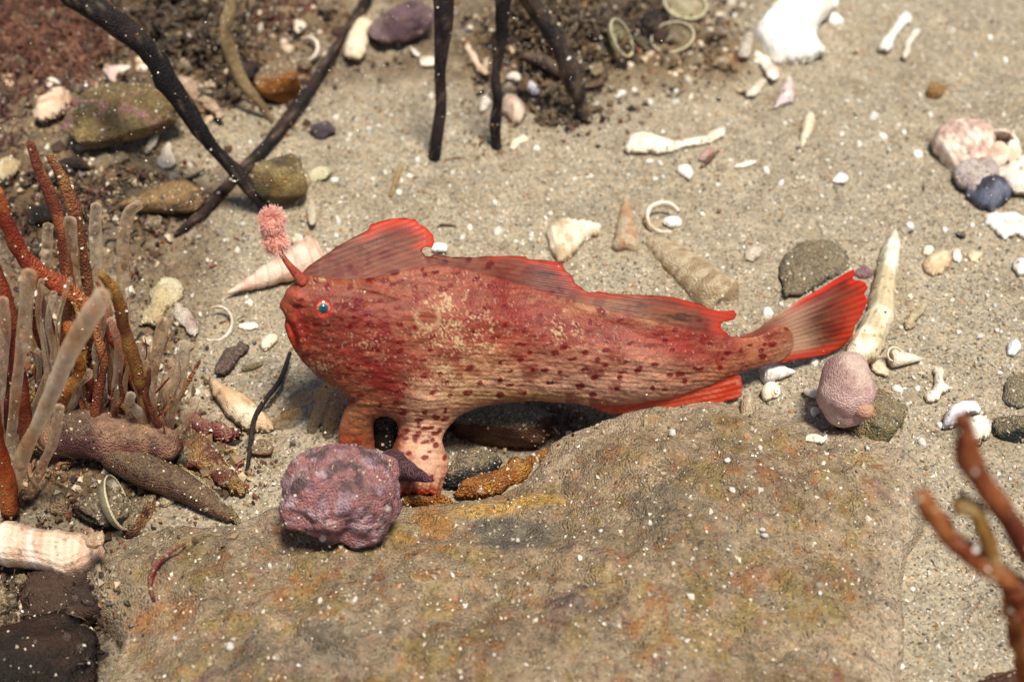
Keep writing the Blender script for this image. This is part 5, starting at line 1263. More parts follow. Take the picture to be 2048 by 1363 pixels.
LM = [(1345, 285, 'the bone-like fragment'), (1580, 70, 'the big white clam'), (1615, 262, 'the seed-shaped shell'), (1945, 320, 'the ribbed limpet shell'), (1872, 180, 'the orange-brown lump'), (1795, 75, 'the two pale shell sticks'), (1573, 190, 'the folded pinkish shell'),
      (1327, 440, 'the broken ring shell'), (1145, 480, 'the fan-shaped shell'), (1252, 440, 'the small spired shell'), (868, 300, 'the left straight stem foot'), (993, 290, 'the right straight stem foot'), (800, 50, 'the mauve stone'), (795, 362, 'the straw stick'), (800, 450, 'the first dorsal fin'), (563, 360, 'the furry yellow-brown stone'),
      (1625, 530, 'the flat grey-green pebble'), (1750, 600, 'the long white shard'), (1875, 528, 'the striped chip'), (1695, 775, 'the purple sea squirt'), (1875, 770, 'the T-shaped fragment'), (1940, 845, 'the white cupped shells'), (2010, 450, 'the pitted white slab'), (1830, 635, 'the dusty tan shell stick'), (2025, 695, 'the dark-edged grey chip'),
      (325, 605, 'the oyster fragment'), (432, 648, 'the shell hoop'), (480, 800, 'the long tan shell'), (545, 545, 'the long spired shell'), (470, 715, 'the purple weed scrap'), (210, 770, 'the folded white shell'), (235, 230, 'the olive-brown rock'), (105, 212, 'the peach oval shell'), (400, 195, 'the finger-like shell'), (562, 165, 'the orange-brown stone'),
      (610, 95, 'the hook-shaped shell'), (460, 60, 'the beige stalk'), (335, 310, 'the white pointed flake'), (330, 395, 'the low brown rock'), (1035, 222, 'the round cream shell'), (1110, 140, 'the blunt weed stub'), (1242, 76, 'the upright see-through shell'), (1370, 8, 'the green-rimmed shell'), (1345, 85, 'the dusty see-through shell'),
      (685, 985, 'the purple stone'), (985, 955, 'the orange sponge rim'), (340, 1140, 'the dark red thread'), (1900, 1060, 'the branching sponge'), (1400, 790, 'the anal fin'), (222, 990, 'the lower see-through shell'), (100, 1100, 'the finely striped shell'), (60, 300, 'the tallest orange stalk'), (60, 520, 'the arching rust-orange stalk'), (240, 640, 'the amber and rust stalk'), (220, 870, 'the fat brown tube'), (120, 60, 'the top left red weed')]
ORD = ['closest', 'second closest', 'third closest', 'fourth closest', 'fifth closest', 'sixth closest', 'seventh closest', 'eighth closest', 'ninth closest', 'tenth closest', 'eleventh closest', 'twelfth closest', 'thirteenth closest', 'fourteenth closest']
def autolabels(items, what):
    """what (a list of phrases) plus side and rank at the nearest landmark"""
    info = {}
    for i, (px, py) in enumerate(items):
        d, j = min((math.hypot(px - a, py - b), k) for k, (a, b, _) in enumerate(LM))
        dx, dy = px - LM[j][0], py - LM[j][1]
        side = ('right of' if dx > 0 else 'left of') if abs(dx) > abs(dy) else ('below' if dy > 0 else 'above')
        info.setdefault((j, side, what[i]), []).append((d, i))
    out = [None] * len(items)
    for (j, side, w_), L in info.items():
        L.sort()
        for r, (d, i) in enumerate(L):
            out[i] = f'{w_} {side} {LM[j][2]}, {ORD[min(r, 13)]}' if len(L) > 1 else f'{w_} {side} {LM[j][2]}'
    return out
rs = random.Random(5)
_seen = [(px, py) for _, _, P_, _ in GR for (px, py, s) in P_]
_what = [(('tiny ' if s < 17 else 'small ') + ('white shell chip' if cc[0] > 230 else 'cream shell chip' if cc[0] > 220 else 'peach shell flake')) for _, _, P_, cc in GR for (px, py, s) in P_]
_labs = iter(autolabels(_seen, _what))
for lab, grp, pts_, cc in GR:
    for (px, py, s) in pts_:
        lab = next(_labs)
        f = rs.uniform(0.82, 1.03)
        chip('shell_chip', px, py, s * rs.uniform(0.85, 1.15), s * rs.uniform(0.55, 0.95), rs.uniform(0, 180), tuple(min(255, x_ * f) for x_ in cc), label=lab, cat='shell chip', group=grp)

# ------------------------------------------------------------------ black stems
def standing(pts, Y0, lean=0.0):
    """points of an upright thing on its own upright sheet; lean tips it away from the first point"""
    return np.array([VP(px, py, Y0 + lean * i) for i, (px, py) in enumerate(pts)])
BLK = [(24, 17, 18), (15, 12, 13), (40, 28, 27)]
def dusty(t, c, V):
    a = sstep(0.64, 0.70, fbm(V * 14, 3, 4))[:, None] * 0.5
    return c * (1 - a) + lin((120, 104, 84)) * a
b0 = T(548, 428, 0.0)
P = standing([(548, 432), (500, 375), (430, 300), (385, 235), (335, 160), (295, 100), (240, 50), (170, 10), (120, -30)], b0[1], 0.10)
tube('black_weed_stem', P, [0.14, 0.16, 0.13, 0.18, 0.22, 0.20, 0.25, 0.22, 0.2], BLK, M_BLACK, 16, 0.5, 1, rf=2.2, bands=dusty, label='thick crooked black weed stem slanting from the upper left to the lure', cat='seaweed')
P = np.array([T(350, 470, 0.05), T(400, 430, 0.10), T(455, 370, 0.14), T(520, 305, 0.16), T(590, 220, 0.2), T(640, 145, 0.22), T(690, 65, 0.25), T(740, -10, 0.3)])
tube('black_weed_stem', P, [0.05, 0.12, 0.11, 0.13, 0.15, 0.11, 0.10, 0.13], [(30, 18, 19), (20, 14, 16), (50, 30, 28)], M_BLACK, 12, 0.25, 2, rf=2.5, bands=dusty, label='thinner black-brown stem lying on the sand and crossing behind the thick one', cat='seaweed')
b0 = T(868, 318, -0.02)
P = standing([(868, 324), (874, 270), (882, 210), (880, 150), (884, 90), (888, 30), (886, -40)], b0[1], 0.06)
tube('black_weed_stem', P, [0.14, 0.13, 0.12, 0.125, 0.15, 0.20, 0.22], [(38, 29, 31), (26, 20, 22), (54, 42, 42)], M_BLACK, 14, 0.12, 3, rf=1.5, bands=dusty, label='straight black stem rising from the sand, left of the two upright ones', cat='seaweed')
b0 = T(993, 298, -0.02)
P = standing([(995, 300), (990, 250), (995, 200), (992, 150), (1000, 90), (1005, 30), (1012, -40)], b0[1], 0.06)
tube('black_weed_stem', P, [0.10, 0.13, 0.10, 0.11, 0.14, 0.16, 0.18], [(30, 23, 24), (20, 16, 17), (58, 46, 40)], M_BLACK, 12, 0.4, 4, rf=2.5, bands=dusty, label='slimmer straight black stem with a knobby foot, right of the two upright ones', cat='seaweed')
b0 = T(545, 240, 0.02)
P = standing([(545, 242), (515, 200), (485, 165), (462, 110), (450, 60), (462, 10), (468, -40)], b0[1], 0.06)
tube('beige_weed_stalk', P, [0.06, 0.10, 0.14, 0.15, 0.14, 0.13, 0.12], [(156, 130, 88), (134, 108, 70), (176, 148, 106)], M_WEED, 12, 0.15, 5, label='beige jointed weed stalk hanging left of the orange-brown stone', cat='seaweed')
# stub pieces in the rubble
tube('weed_stub', [T(1050, 112, 0.35), T(1080, 120, 0.45), T(1110, 138, 0.4), T(1145, 160, 0.3)], [0.12, 0.15, 0.15, 0.12], [(58, 42, 40), (40, 30, 30), (88, 66, 54)], M_WEED, 14, 0.2, 6, label='blunt dark brown stub of weed pointing left out of the rubble clump', cat='seaweed')
P = standing([(1165, 245), (1160, 210), (1150, 160), (1120, 90), (1080, 30), (1040, -30)], T(1165, 245)[1], 0.05)
tube('rubble_branch', P, [0.08, 0.17, 0.19, 0.24, 0.22, 0.18], [(70, 54, 44), (46, 36, 32), (120, 98, 76), (36, 28, 26)], M_WEED, 16, 0.8, 7, sc=3, label='knobbly brown branch crusted with grit leaning out of the top centre', cat='seaweed')
P = np.array([T(372, 385, 0.1), T(352, 398, 0.12), T(345, 385, 0.12), T(352, 370, 0.12), T(380, 355, 0.1), T(410, 338, 0.06)])
tube('curled_thread', P, [0.03, 0.05, 0.05, 0.06, 0.045, 0.02], [(58, 56, 46), (40, 38, 34)], M_WEED, 8, 0.2, 8, label='curled dark green thread of weed on the sand left of the yellow-brown stone', cat='seaweed')
P = np.array([T(492, 950, 0.03), T(500, 900, 0.15), T(508, 840, 0.3), T(530, 800, 0.35), T(560, 760, 0.35), T(580, 705, 0.3)])
tube('black_thread', P, [0.025, 0.04, 0.045, 0.05, 0.045, 0.035], [(46, 38, 34), (30, 26, 26)], M_BLACK, 8, 0.15, 9, label='thin black thread curving down from the chin of the fish', cat='seaweed')
tube('straw', [T(781, 392, 0.03), T(790, 365, 0.05), T(802, 332, 0.04)], [0.045, 0.055, 0.05], [(180, 152, 98), (160, 128, 80)], M_WEED, 8, 0.1, 10, label='short straw-coloured stick on the sand left of the straight black stems', cat='twig')
tube('red_thread', [T(888, 322, 0.02), T(905, 316, 0.03), T(930, 316, 0.02)], [0.012, 0.018, 0.01], [(140, 84, 60)], M_WEED, 6, 0.1, 10, label='fine reddish thread at the foot of the left straight stem', cat='seaweed')
tube('dark_worm_tube', [T(875, 455, 0.02), T(885, 449, 0.04), T(912, 452, 0.03)], [0.02, 0.028, 0.02], [(80, 66, 52), (50, 42, 36)], M_WEED, 8, 0.2, 10, label='tiny dark ribbed worm tube right of the first dorsal fin', cat='worm tube')
tube('red_thread', [T(308, 1200, 0.05), T(300, 1165, 0.12), T(312, 1130, 0.15), T(340, 1105, 0.14), T(372, 1085, 0.12)], [0.03, 0.04, 0.045, 0.03, 0.015], [(128, 50, 40), (96, 40, 34)], M_WEED, 8, 0.2, 11, label='dark red thread curving on the sandy rock at the lower left', cat='seaweed')
slab('dark_weed_scrap', [(425, 742), (436, 720), (448, 700), (470, 692), (480, 684), (500, 690), (492, 706), (476, 718), (466, 738), (444, 748)], [(58, 40, 44), (40, 28, 32), (84, 60, 58)], M_WEED, off=0.06, thick=0.05, dome=0.08, rough=0.08, seed=80, label='scrap of dark purple weed between the shell hoop and the tan shell', cat='seaweed')
tube('tan_twig', [T(486, 738, 0.05), T(505, 732, 0.07), T(524, 726, 0.05)], [0.05, 0.055, 0.04], [(150, 132, 96)], M_WEED, 8, 0.2, 12, label='stubby tan twig right of the dark purple weed scrap', cat='twig')

# ------------------------------------------------------------------ orange branching sponge stalks on the left
OR = [(186, 110, 66), (158, 86, 54), (206, 140, 86), (136, 72, 52)]
YO = [(190, 138, 66), (166, 108, 56), (210, 164, 92), (150, 84, 54)]
def stalk(name, pts, base, lean, R, cols, mat, label, cat='sponge', rough=0.28, seed=0.0, sides=14, bands=None, group=None):
    Y0 = T(*base)[1]
    P = standing(pts, Y0, lean)
    if mat is M_SPONGE: rough = rough + 0.15
    R = np.array(R) * (0.70 if mat is M_SPONGE else 0.68)
    if mat is M_TUBE:
        R = R * np.linspace(0.8, 1.12, len(R)); rough = 0.25
    kw = dict(group=group) if group else {}
    return tube(name, P, R, cols, mat, sides, rough, seed, rf=3.5, bands=bands, sc=2.5, label=label, cat=cat, **kw)
stalk('sponge_stalk', [(330, 850), (300, 820), (262, 740), (235, 680), (200, 632), (150, 590), (70, 535), (45, 510), (15, 450), (-10, 380)], (330, 870), -0.03, [0.16, 0.17, 0.17, 0.19, 0.20, 0.19, 0.20, 0.18, 0.17, 0.14], [(176, 80, 48), (150, 58, 38), (200, 110, 58)], M_SPONGE, 'thick rust-orange sponge stalk arching from the left border down through the tubes', seed=1)
stalk('sponge_stalk', [(120, 830), (132, 700), (140, 600), (130, 520), (125, 460), (100, 390), (75, 330), (60, 285)], (120, 860), 0.02, [0.16, 0.16, 0.15, 0.14, 0.15, 0.14, 0.13, 0.10], OR, M_SPONGE, 'pale-tipped orange stalk standing highest among the left stalks', seed=2)
stalk('sponge_stalk', [(190, 820), (185, 700), (178, 600), (165, 500), (150, 430), (130, 370), (100, 310)], (190, 850), 0.10, [0.13, 0.14, 0.14, 0.14, 0.15, 0.13, 0.10], [(150, 92, 56), (124, 74, 50), (170, 118, 74)], M_SPONGE, 'dull brown stalk standing right behind the pale-tipped orange one', seed=3)
stalk('sponge_stalk', [(335, 870), (300, 830), (285, 780), (268, 720), (250, 660), (240, 610), (222, 570), (200, 545)], (330, 900), -0.10, [0.14, 0.15, 0.15, 0.16, 0.14, 0.15, 0.13, 0.09], YO, M_SPONGE, 'curved amber and rust stalk closest to the fish', seed=4)
stalk('sponge_stalk', [(140, 850), (132, 790), (160, 745), (150, 700), (135, 650)], (150, 880), -0.15, [0.17, 0.16, 0.15, 0.15, 0.12], [(206, 116, 40), (180, 88, 36), (220, 146, 70)], M_SPONGE, 'bright orange wavy stalk in front of the folded white shell', seed=5)
stalk('sponge_stalk', [(20, 1020), (10, 950), (-8, 880), (-20, 800)], (20, 1040), -0.1, [0.2, 0.22, 0.2, 0.2], [(190, 84, 36), (160, 60, 30), (210, 120, 60)], M_SPONGE, 'fat orange-red stalk at the left border above the striped shell', seed=6)
stalk('sponge_stalk', [(275, 830), (272, 790), (245, 750), (232, 710)], (275, 850), 0.05, [0.12, 0.12, 0.13, 0.11], YO, M_SPONGE, 'short mustard stalk right of the folded white shell', seed=7)
stalk('sponge_stalk', [(60, 900), (40, 780), (20, 640), (0, 560), (-20, 520)], (60, 930), 0.0, [0.18, 0.17, 0.16, 0.15, 0.14], [(156, 68, 42), (124, 50, 36), (176, 96, 60)], M_SPONGE, 'dark rusty stalk along the left border behind the clear tubes', seed=8)
stalk('sponge_stalk', [(110, 760), (100, 660), (85, 610), (65, 560)], (110, 820), 0.05, [0.12, 0.13, 0.12, 0.08], [(140, 60, 40), (110, 48, 36)], M_SPONGE, 'slim dark rusty stalk between the clear tubes', seed=9)

TB = [(236, 200, 158), (214, 168, 120), (246, 222, 190)]
def yb(t, c, V):
    a = (np.exp(-((t - 0.72) / 0.10) ** 2) + np.exp(-((t - 0.35) / 0.08) ** 2) * 0.5).clip(0, 1)[:, None]
    return c * (1 - 0.8 * a) + lin((186, 130, 36)) * 0.8 * a
tubes = [
 ([(150, 770), (158, 700), (160, 620), (150, 560), (142, 500), (138, 440)], (150, 850), 0.0, [0.15, 0.15, 0.15, 0.15, 0.15, 0.14], 'clear tube with amber yellow bands left of centre in the stalk cluster', yb),
 ([(20, 900), (30, 800), (42, 700), (50, 620), (58, 548)], (40, 950), -0.15, [0.15, 0.14, 0.14, 0.14, 0.15], 'bright-edged clear tube near the left border', None),
 ([(20, 1000), (50, 900), (85, 830), (115, 760), (140, 700), (175, 640), (205, 590)], (20, 1020), -0.25, [0.2, 0.2, 0.19, 0.2, 0.2, 0.19, 0.16], 'widest clear tube slanting up to the right in front of the others', None),
 ([(248, 820), (252, 700), (248, 600), (246, 500), (256, 430), (280, 408)], (250, 850), 0.05, [0.15, 0.15, 0.15, 0.14, 0.14, 0.10], 'tall clear tube with a bent fringed tip', None),
 ([(200, 800), (205, 650), (196, 560), (190, 470), (192, 410)], (200, 830), 0.10, [0.14, 0.15, 0.15, 0.14, 0.12], 'tall straight pale tube left of the bent fringed one', None),
 ([(290, 860), (300, 780), (315, 700), (328, 640)], (290, 880), 0.0, [0.15, 0.14, 0.14, 0.12], 'faint clear tube leaning right below the oyster fragment', None),
 ([(330, 880), (350, 790), (362, 740), (368, 690)], (330, 900), -0.05, [0.16, 0.17, 0.17, 0.15], 'short blunt pale tube closest to the purple weed scrap', None),
 ([(95, 800), (92, 700), (85, 600), (92, 520), (96, 450)], (95, 840), 0.12, [0.13, 0.13, 0.13, 0.12, 0.12], 'greyish clear tube behind the orange stalks at left', None),
 ([(-10, 900), (0, 780), (8, 680), (5, 600)], (0, 940), -0.05, [0.15, 0.15, 0.15, 0.13], 'pale tube right at the left border', None),
 ([(60, 990), (85, 930), (108, 880), (118, 815)], (70, 1010), -0.1, [0.13, 0.12, 0.12, 0.12], 'short glassy tube below the brown sausage-like tube', None),
 ([(225, 870), (232, 780), (238, 690), (222, 640)], (228, 890), -0.1, [0.12, 0.12, 0.12, 0.10], 'thin clear tube left of the amber and rust stalk', None),
 ([(310, 850), (330, 770), (345, 720)], (312, 870), 0.1, [0.11, 0.11, 0.10], 'thin faint tube behind the short blunt pale tube', None),
]
for i, (pts, base, lean, R, lab, bn) in enumerate(tubes):
    stalk('clear_tube', pts, base, lean, R, TB, M_TUBE, lab, cat='tube worm', rough=0.12, seed=20 + i, bands=bn)
for i in range(78):
    bx, by = rs.uniform(-20, 350), rs.uniform(800, 900)
    hpx = rs.uniform(90, 330) * (1.0 if bx < 240 else 0.6); dx = rs.uniform(-70, 90)
    pts = [(bx + dx * k / 5 + rs.uniform(-12, 12), by - hpx * k / 5) for k in range(6)]
    kind = i % 3
    r0 = rs.uniform(0.05, 0.13)
    if kind == 0:
        stalk('clear_tube', pts, (bx, by + 25), rs.uniform(-0.08, 0.08), [r0, r0 * 1.2, r0, r0 * 1.1, r0, r0 * 0.9], TB, M_TUBE, 'faint slender clear tube standing in the thick of the stalks on the left', cat='tube worm', rough=0.3, seed=60 + i, sides=8, group='slender clear tubes on the left')
    elif kind == 1:
        stalk('sponge_twig', pts, (bx, by + 25), rs.uniform(-0.08, 0.08), [r0, r0, r0 * 0.8, r0 * 0.9, r0 * 0.7, r0 * 0.4], rs.choice([OR, YO, [(140, 60, 40), (110, 48, 36)]]), M_SPONGE, 'thin crooked orange-brown twig standing in the thick of the stalks on the left', cat='sponge', rough=0.4, seed=60 + i, sides=8, group='thin orange twigs on the left')
    else:
        stalk('weed_thread', pts, (bx, by + 25), rs.uniform(-0.08, 0.08), [0.03, 0.03, 0.025, 0.02, 0.02, 0.01], [(120, 70, 50), (90, 46, 40)], M_WEED, 'fine reddish brown weed thread among the stalks on the left', cat='seaweed', rough=0.3, seed=60 + i, sides=6, group='fine weed threads on the left')
# fleshy brown tube and segmented arm
P = np.array([T(95, 880, 0.5), T(140, 868, 0.55), T(200, 868, 0.6), T(260, 875, 0.6), T(310, 885, 0.55), T(350, 892, 0.45)])
tube('brown_tube', P, [0.30, 0.42, 0.46, 0.40, 0.34, 0.26], [(142, 98, 78), (112, 68, 56), (166, 122, 90), (84, 48, 44)], M_WEED, 18, 0.25, 40, label='fat brown-pink tube lying across the base of the left stalks', cat='sponge')
P = np.array([T(225, 905, 0.45), T(290, 940, 0.40), T(350, 965, 0.3), T(410, 1000, 0.22), T(462, 1036, 0.12)])
def seg(t, c, V):
    s_ = 0.5 + 0.5 * np.sin(t * 260)
    return c * (0.55 + 0.7 * s_)[:, None]
V, F, t = tube_mesh(P, [0.28, 0.30, 0.27, 0.20, 0.08], 18, 0.08, 41, 24)
V2 = V
mk('ribbed_tube', V2, F, M_WEED, seg(t, palette(V2, [(104, 72, 50), (80, 52, 38)], 2), V2), label='dark brown finely ribbed tube tapering to the right along the rock edge', cat='worm tube')
for (pl, cc, lab, s_) in [
    ([(350, 890), (380, 860), (420, 880), (445, 920), (480, 960), (495, 985), (470, 990), (440, 970), (400, 945), (365, 930)], [(166, 122, 70), (140, 92, 56), (186, 152, 104), (120, 60, 48)], 'ragged yellow-brown weed scrap at the right end of the brown tube', 81),
    ([(340, 960), (380, 940), (430, 985), (470, 1025), (480, 1050), (440, 1030), (390, 1000)], [(178, 156, 104), (150, 122, 78), (196, 178, 130)], 'mossy yellow fringe above the ribbed tube', 82),
    ([(370, 845), (390, 835), (440, 850), (480, 862), (470, 880), (420, 878), (385, 868)], [(156, 86, 76), (130, 60, 56), (180, 120, 104)], 'feathery pinkish red weed tip beside the tan shell', 83)]:
    slab('weed_scrap', pl, cc, M_SPONGE, off=0.12, thick=0.1, dome=0.2, rough=0.18, sc=5, seed=s_, label=lab, cat='seaweed')

# striped shell and dark things in the lower left corner
def st3(u, v, c):
    a = 0.5 + 0.5 * np.sin(u * 0.42); b = np.exp(-((u - 78) / 8) ** 2) + np.exp(-((u - 20) / 8) ** 2)
    c = c * (0.86 + 0.2 * a)[:, None]
    return c * (1 - 0.5 * b[:, None]) + lin((246, 236, 220)) * 0.5 * b[:, None]
slab('striped_shell', [(-60, 1050), (0, 1046), (30, 1040), (75, 1056), (130, 1062), (170, 1068), (208, 1092), (212, 1120), (185, 1142), (140, 1158), (90, 1144), (0, 1130), (-60, 1130)], [(222, 190, 160), (202, 164, 134)], M_SHELL, off=0.75, thick=0.2, dome=0.4, tilt=(0, -0.6), seed=90, paint=st3,
     label='finely striped cream and tan shell at the lower left border', cat='shell')
stone('crust_lump', T(190, 1078, 0.75), (0.16, 0.14, 0.12), [(206, 176, 140), (176, 136, 100)], M_OLDSHELL, amp=0.45, sub=3, seed=91, label='knobby cream lump on the right end of the striped shell', cat='shell')
stone('stone', on_px(30, 1205, 0.2), (0.5, 0.4, 0.3), [(150, 116, 80), (120, 84, 56)], amp=0.4, facet=False, sub=4, seed=92, label='blurred tan stone under the striped shell at the left border', cat='stone')
slab('iridescent_chip', [(140, 1185), (150, 1180), (165, 1195), (174, 1216), (162, 1224), (148, 1210)], [(120, 150, 220), (170, 200, 240)], M_SHELL, off=0.35, thick=0.06, dome=0.05, seed=93, label='small blue shining shell flake below the striped shell', cat='shell')
stone('dark_lump', on_px(90, 1320, 0.45), (0.9, 0.7, 0.5), [(26, 16, 14), (18, 12, 11), (44, 24, 18)], M_BLACK, amp=0.35, facet=False, sub=4, seed=94, sc=2, label='dark maroon weedy stone in the lower left corner', cat='stone')
stone('dark_lump', on_px(140, 1190, 0.3), (0.85, 0.6, 0.45), [(44, 30, 26), (30, 22, 22), (66, 46, 36)], M_BLACK, amp=0.35, facet=False, sub=4, seed=95, sc=2, label='blackish stone in the shade under the striped shell', cat='stone')
stone('dark_lump', on_px(215, 1015, 0.2), (0.5, 0.35, 0.3), [(48, 42, 34), (34, 30, 26), (90, 74, 52)], M_STONE, amp=0.4, sub=4, seed=96, label='black stone inside the upright clear shell at lower left', cat='stone')

# orange-brown branching sponge at the lower right
BRS = empty('branching_sponge', T(2060, 1300, 0), 'blurred orange-brown branching sponge entering at the lower right', 'sponge')
yb0 = T(2040, 1330)[1] - 2.6
def limb(name, pts, R, cols, lean=0.0):
    P = standing(pts, yb0, lean)
    V, F, t = tube_mesh(P, R, 14, 0.35, len(pts), rf=5)
    mk(name, V, F, M_SPONGE, palette(V, cols, 2.5, 3), parent=BRS)
OB = [(166, 84, 40), (136, 62, 34), (190, 116, 62)]
limb('stem', [(2090, 1500), (2070, 1420), (2056, 1300), (2040, 1215), (2032, 1170)], [0.18, 0.18, 0.18, 0.18, 0.15], OB)
limb('branch', [(2032, 1172), (1990, 1140), (1935, 1105), (1895, 1065), (1860, 1020), (1842, 990)], [0.12, 0.13, 0.11, 0.12, 0.11, 0.09], OB)
limb('branch', [(2090, 1140), (2048, 1085), (2000, 1010), (1955, 950), (1935, 915), (1932, 870), (1922, 835)], [0.13, 0.13, 0.12, 0.12, 0.13, 0.10, 0.09], [(150, 72, 36), (120, 54, 30), (176, 100, 56)])
limb('branch', [(1985, 1125), (1975, 1080), (1958, 1040), (1950, 1020), (1920, 1005)], [0.09, 0.10, 0.09, 0.10, 0.12], [(196, 146, 70), (176, 122, 60), (206, 170, 110)])
stone('dark_lump', on_px(2035, 1385, 0.1), (0.7, 0.35, 0.2), [(104, 74, 52), (80, 56, 42)], M_ROCK, amp=0.3, sub=4, seed=97, label='dark brown stone at the bottom right under the branching sponge', cat='stone')

for i, (px, py, a, b_, c_, lab) in enumerate([(325, 40, 0.55, 0.35, 0.22, 'blackish lump in the weed right of the thick stem at the top'), (395, 78, 0.5, 0.3, 0.2, 'flat blackish lump below the first one right of the thick stem'),  # near-black lumps added to deepen dark gaps in the weed
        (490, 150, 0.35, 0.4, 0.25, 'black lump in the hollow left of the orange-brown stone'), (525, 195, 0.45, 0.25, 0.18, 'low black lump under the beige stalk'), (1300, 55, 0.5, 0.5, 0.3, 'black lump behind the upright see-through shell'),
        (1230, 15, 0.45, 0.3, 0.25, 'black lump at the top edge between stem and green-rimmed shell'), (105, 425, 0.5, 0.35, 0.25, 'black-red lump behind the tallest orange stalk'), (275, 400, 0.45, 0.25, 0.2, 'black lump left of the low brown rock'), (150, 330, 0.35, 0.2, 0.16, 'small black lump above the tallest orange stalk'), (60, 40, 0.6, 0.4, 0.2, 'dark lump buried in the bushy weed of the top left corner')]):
    stone('dark_lump', on_px(px, py, c_ * 0.4), (a, b_, c_), [(38, 28, 24), (26, 20, 19), (66, 46, 36)], M_WEED if i % 2 else M_BLACK, amp=0.5, sub=4, seed=200 + i * 3.1, sc=3, label=lab, cat='stone')
# ------------------------------------------------------------------ bushy weed and crumbs (uncountable fronds, one object per clump)
def clump(name, px, py, rx, ry, n, L, rad, cols, label, mat=M_WEED, seed=0, up=0.6, sides=5, curl=0.5, kind=None, cat='seaweed', off=0.0):
    r = np.random.default_rng(seed)
    a = r.uniform(px - rx, px + rx, n); b = r.uniform(py - ry, py + ry, n)
    m = ((a - px) / rx) ** 2 + ((b - py) / ry) ** 2 < 1
    B = onS(a[m], b[m], off)
    parts = []
    for p in B:
        d = r.normal(size=3) * np.array([1, 1, 0.4]); d[2] = abs(d[2]) + up; d /= np.linalg.norm(d)
        l = L * r.uniform(0.5, 1.2); pts = [p - d * 0.05]
        for k in range(4):
            d = d + r.normal(size=3) * curl; d[2] -= 0.08 * k; d /= np.linalg.norm(d)
            pts.append(pts[-1] + d * l / 4)
        rr = rad * r.uniform(0.4, 1.2)
        parts.append(tube_mesh(np.array(pts), [rr * 0.8, rr * 1.3, rr * 0.8, rr * 1.1, rr * 0.3], sides, 0.4, r.uniform(0, 9), sub=2, cap=False, flat=r.uniform(0.3, 0.8), rf=6))
    V, F, t = merge(parts)
    return mk(name, V, F, mat, palette(V, cols, 3, seed), label=label, cat=cat, kind=kind)
DK = [(70, 48, 36), (48, 32, 28), (96, 66, 44)]
clump('red_weed_clump', 70, 80, 150, 105, 1000, 1.1, 0.020, [(120, 62, 50), (84, 40, 38), (160, 104, 78)], 'fine dark red bushy weed in the top left corner', seed=1, curl=0.8, off=0.2)
clump('dark_weed_clump', 380, 50, 110, 70, 260, 0.9, 0.05, [(52, 38, 30), (34, 26, 24), (84, 62, 42)], 'matted blackish weed right of the thick stem at the top', seed=2, curl=0.7, off=0.15)
clump('dark_weed_clump', 190, 60, 130, 90, 320, 0.7, 0.035, [(90, 62, 40), (60, 42, 32), (130, 92, 54)], 'tangled brown weed left of the thick stem at the top', seed=3, curl=0.8)
clump('dark_weed_clump', 440, 130, 90, 80, 220, 0.6, 0.04, [(60, 42, 32), (40, 30, 26), (100, 72, 46)], 'shadowy brown weed tangle around the beige stalk', seed=4, curl=0.7)
clump('dark_weed_clump', 1130, 60, 130, 90, 420, 0.6, 0.035, [(76, 58, 46), (52, 40, 36), (124, 100, 70)], 'gritty dark brown weed heap behind the second straight stem', seed=5, curl=0.8, off=0.2)
clump('dark_weed_clump', 1120, 185, 75, 70, 300, 0.4, 0.03, [(84, 66, 50), (58, 46, 40), (140, 118, 86)], 'lower brown skirt of the rubble clump spilling onto the sand', seed=6, curl=0.8, off=0.1)
clump('dark_weed_clump', 1290, 40, 70, 70, 200, 0.6, 0.05, [(46, 36, 30), (32, 26, 24), (70, 54, 40)], 'black weed tuft behind the upright see-through shell', seed=7, curl=0.6)
clump('brown_weed_clump', 1400, 70, 80, 70, 130, 0.45, 0.035, [(140, 112, 80), (110, 86, 62), (170, 146, 110)], 'pale brown crumbly weed between the see-through shells and the big white clam', seed=8, curl=0.9, kind='stuff')
clump('dark_weed_clump', 95, 430, 110, 90, 300, 0.5, 0.03, [(92, 50, 42), (60, 34, 32), (50, 40, 34)], 'dark red-black weed behind the tallest orange stalk', seed=9, curl=0.7)
clump('dark_weed_clump', 265, 415, 100, 70, 260, 0.5, 0.03, [(90, 54, 44), (56, 36, 34), (40, 30, 28)], 'maroon weed patch behind the bent fringed tube', seed=10, curl=0.7)
clump('purple_weed_clump', 25, 260, 60, 50, 60, 0.8, 0.03, [(98, 50, 56), (72, 38, 44)], 'purple-red wiry weed at the left border above the stalks', seed=11, curl=0.5)
clump('brown_weed_clump', 40, 880, 110, 160, 260, 0.9, 0.05, [(134, 88, 58), (104, 62, 46), (166, 124, 84)], 'brown matted growth at the foot of the left stalks', seed=12, curl=0.6)
clump('brown_weed_clump', 230, 850, 120, 40, 200, 0.5, 0.035, [(166, 122, 76), (134, 88, 56), (186, 146, 96)], 'tan mossy growth along the top of the fat brown tube', seed=13, curl=0.7)
clump('brown_weed_clump', 430, 930, 60, 50, 170, 0.35, 0.025, [(176, 146, 90), (146, 104, 66), (150, 74, 56)], 'fringed yellow and rust growth hanging at the rock edge', seed=14, curl=0.7)
clump('dark_weed_clump', 80, 1270, 130, 120, 300, 0.5, 0.018, [(44, 24, 20), (28, 18, 17), (76, 38, 28)], 'dark maroon weed mass filling the lower left corner', seed=15, curl=0.9, off=0.45)
clump('red_weed_clump', 560, 30, 60, 40, 90, 0.5, 0.03, [(130, 60, 48), (100, 46, 40)], 'sparse brick-red weed at the top between the stalk and the hook shell', seed=16, curl=0.6)
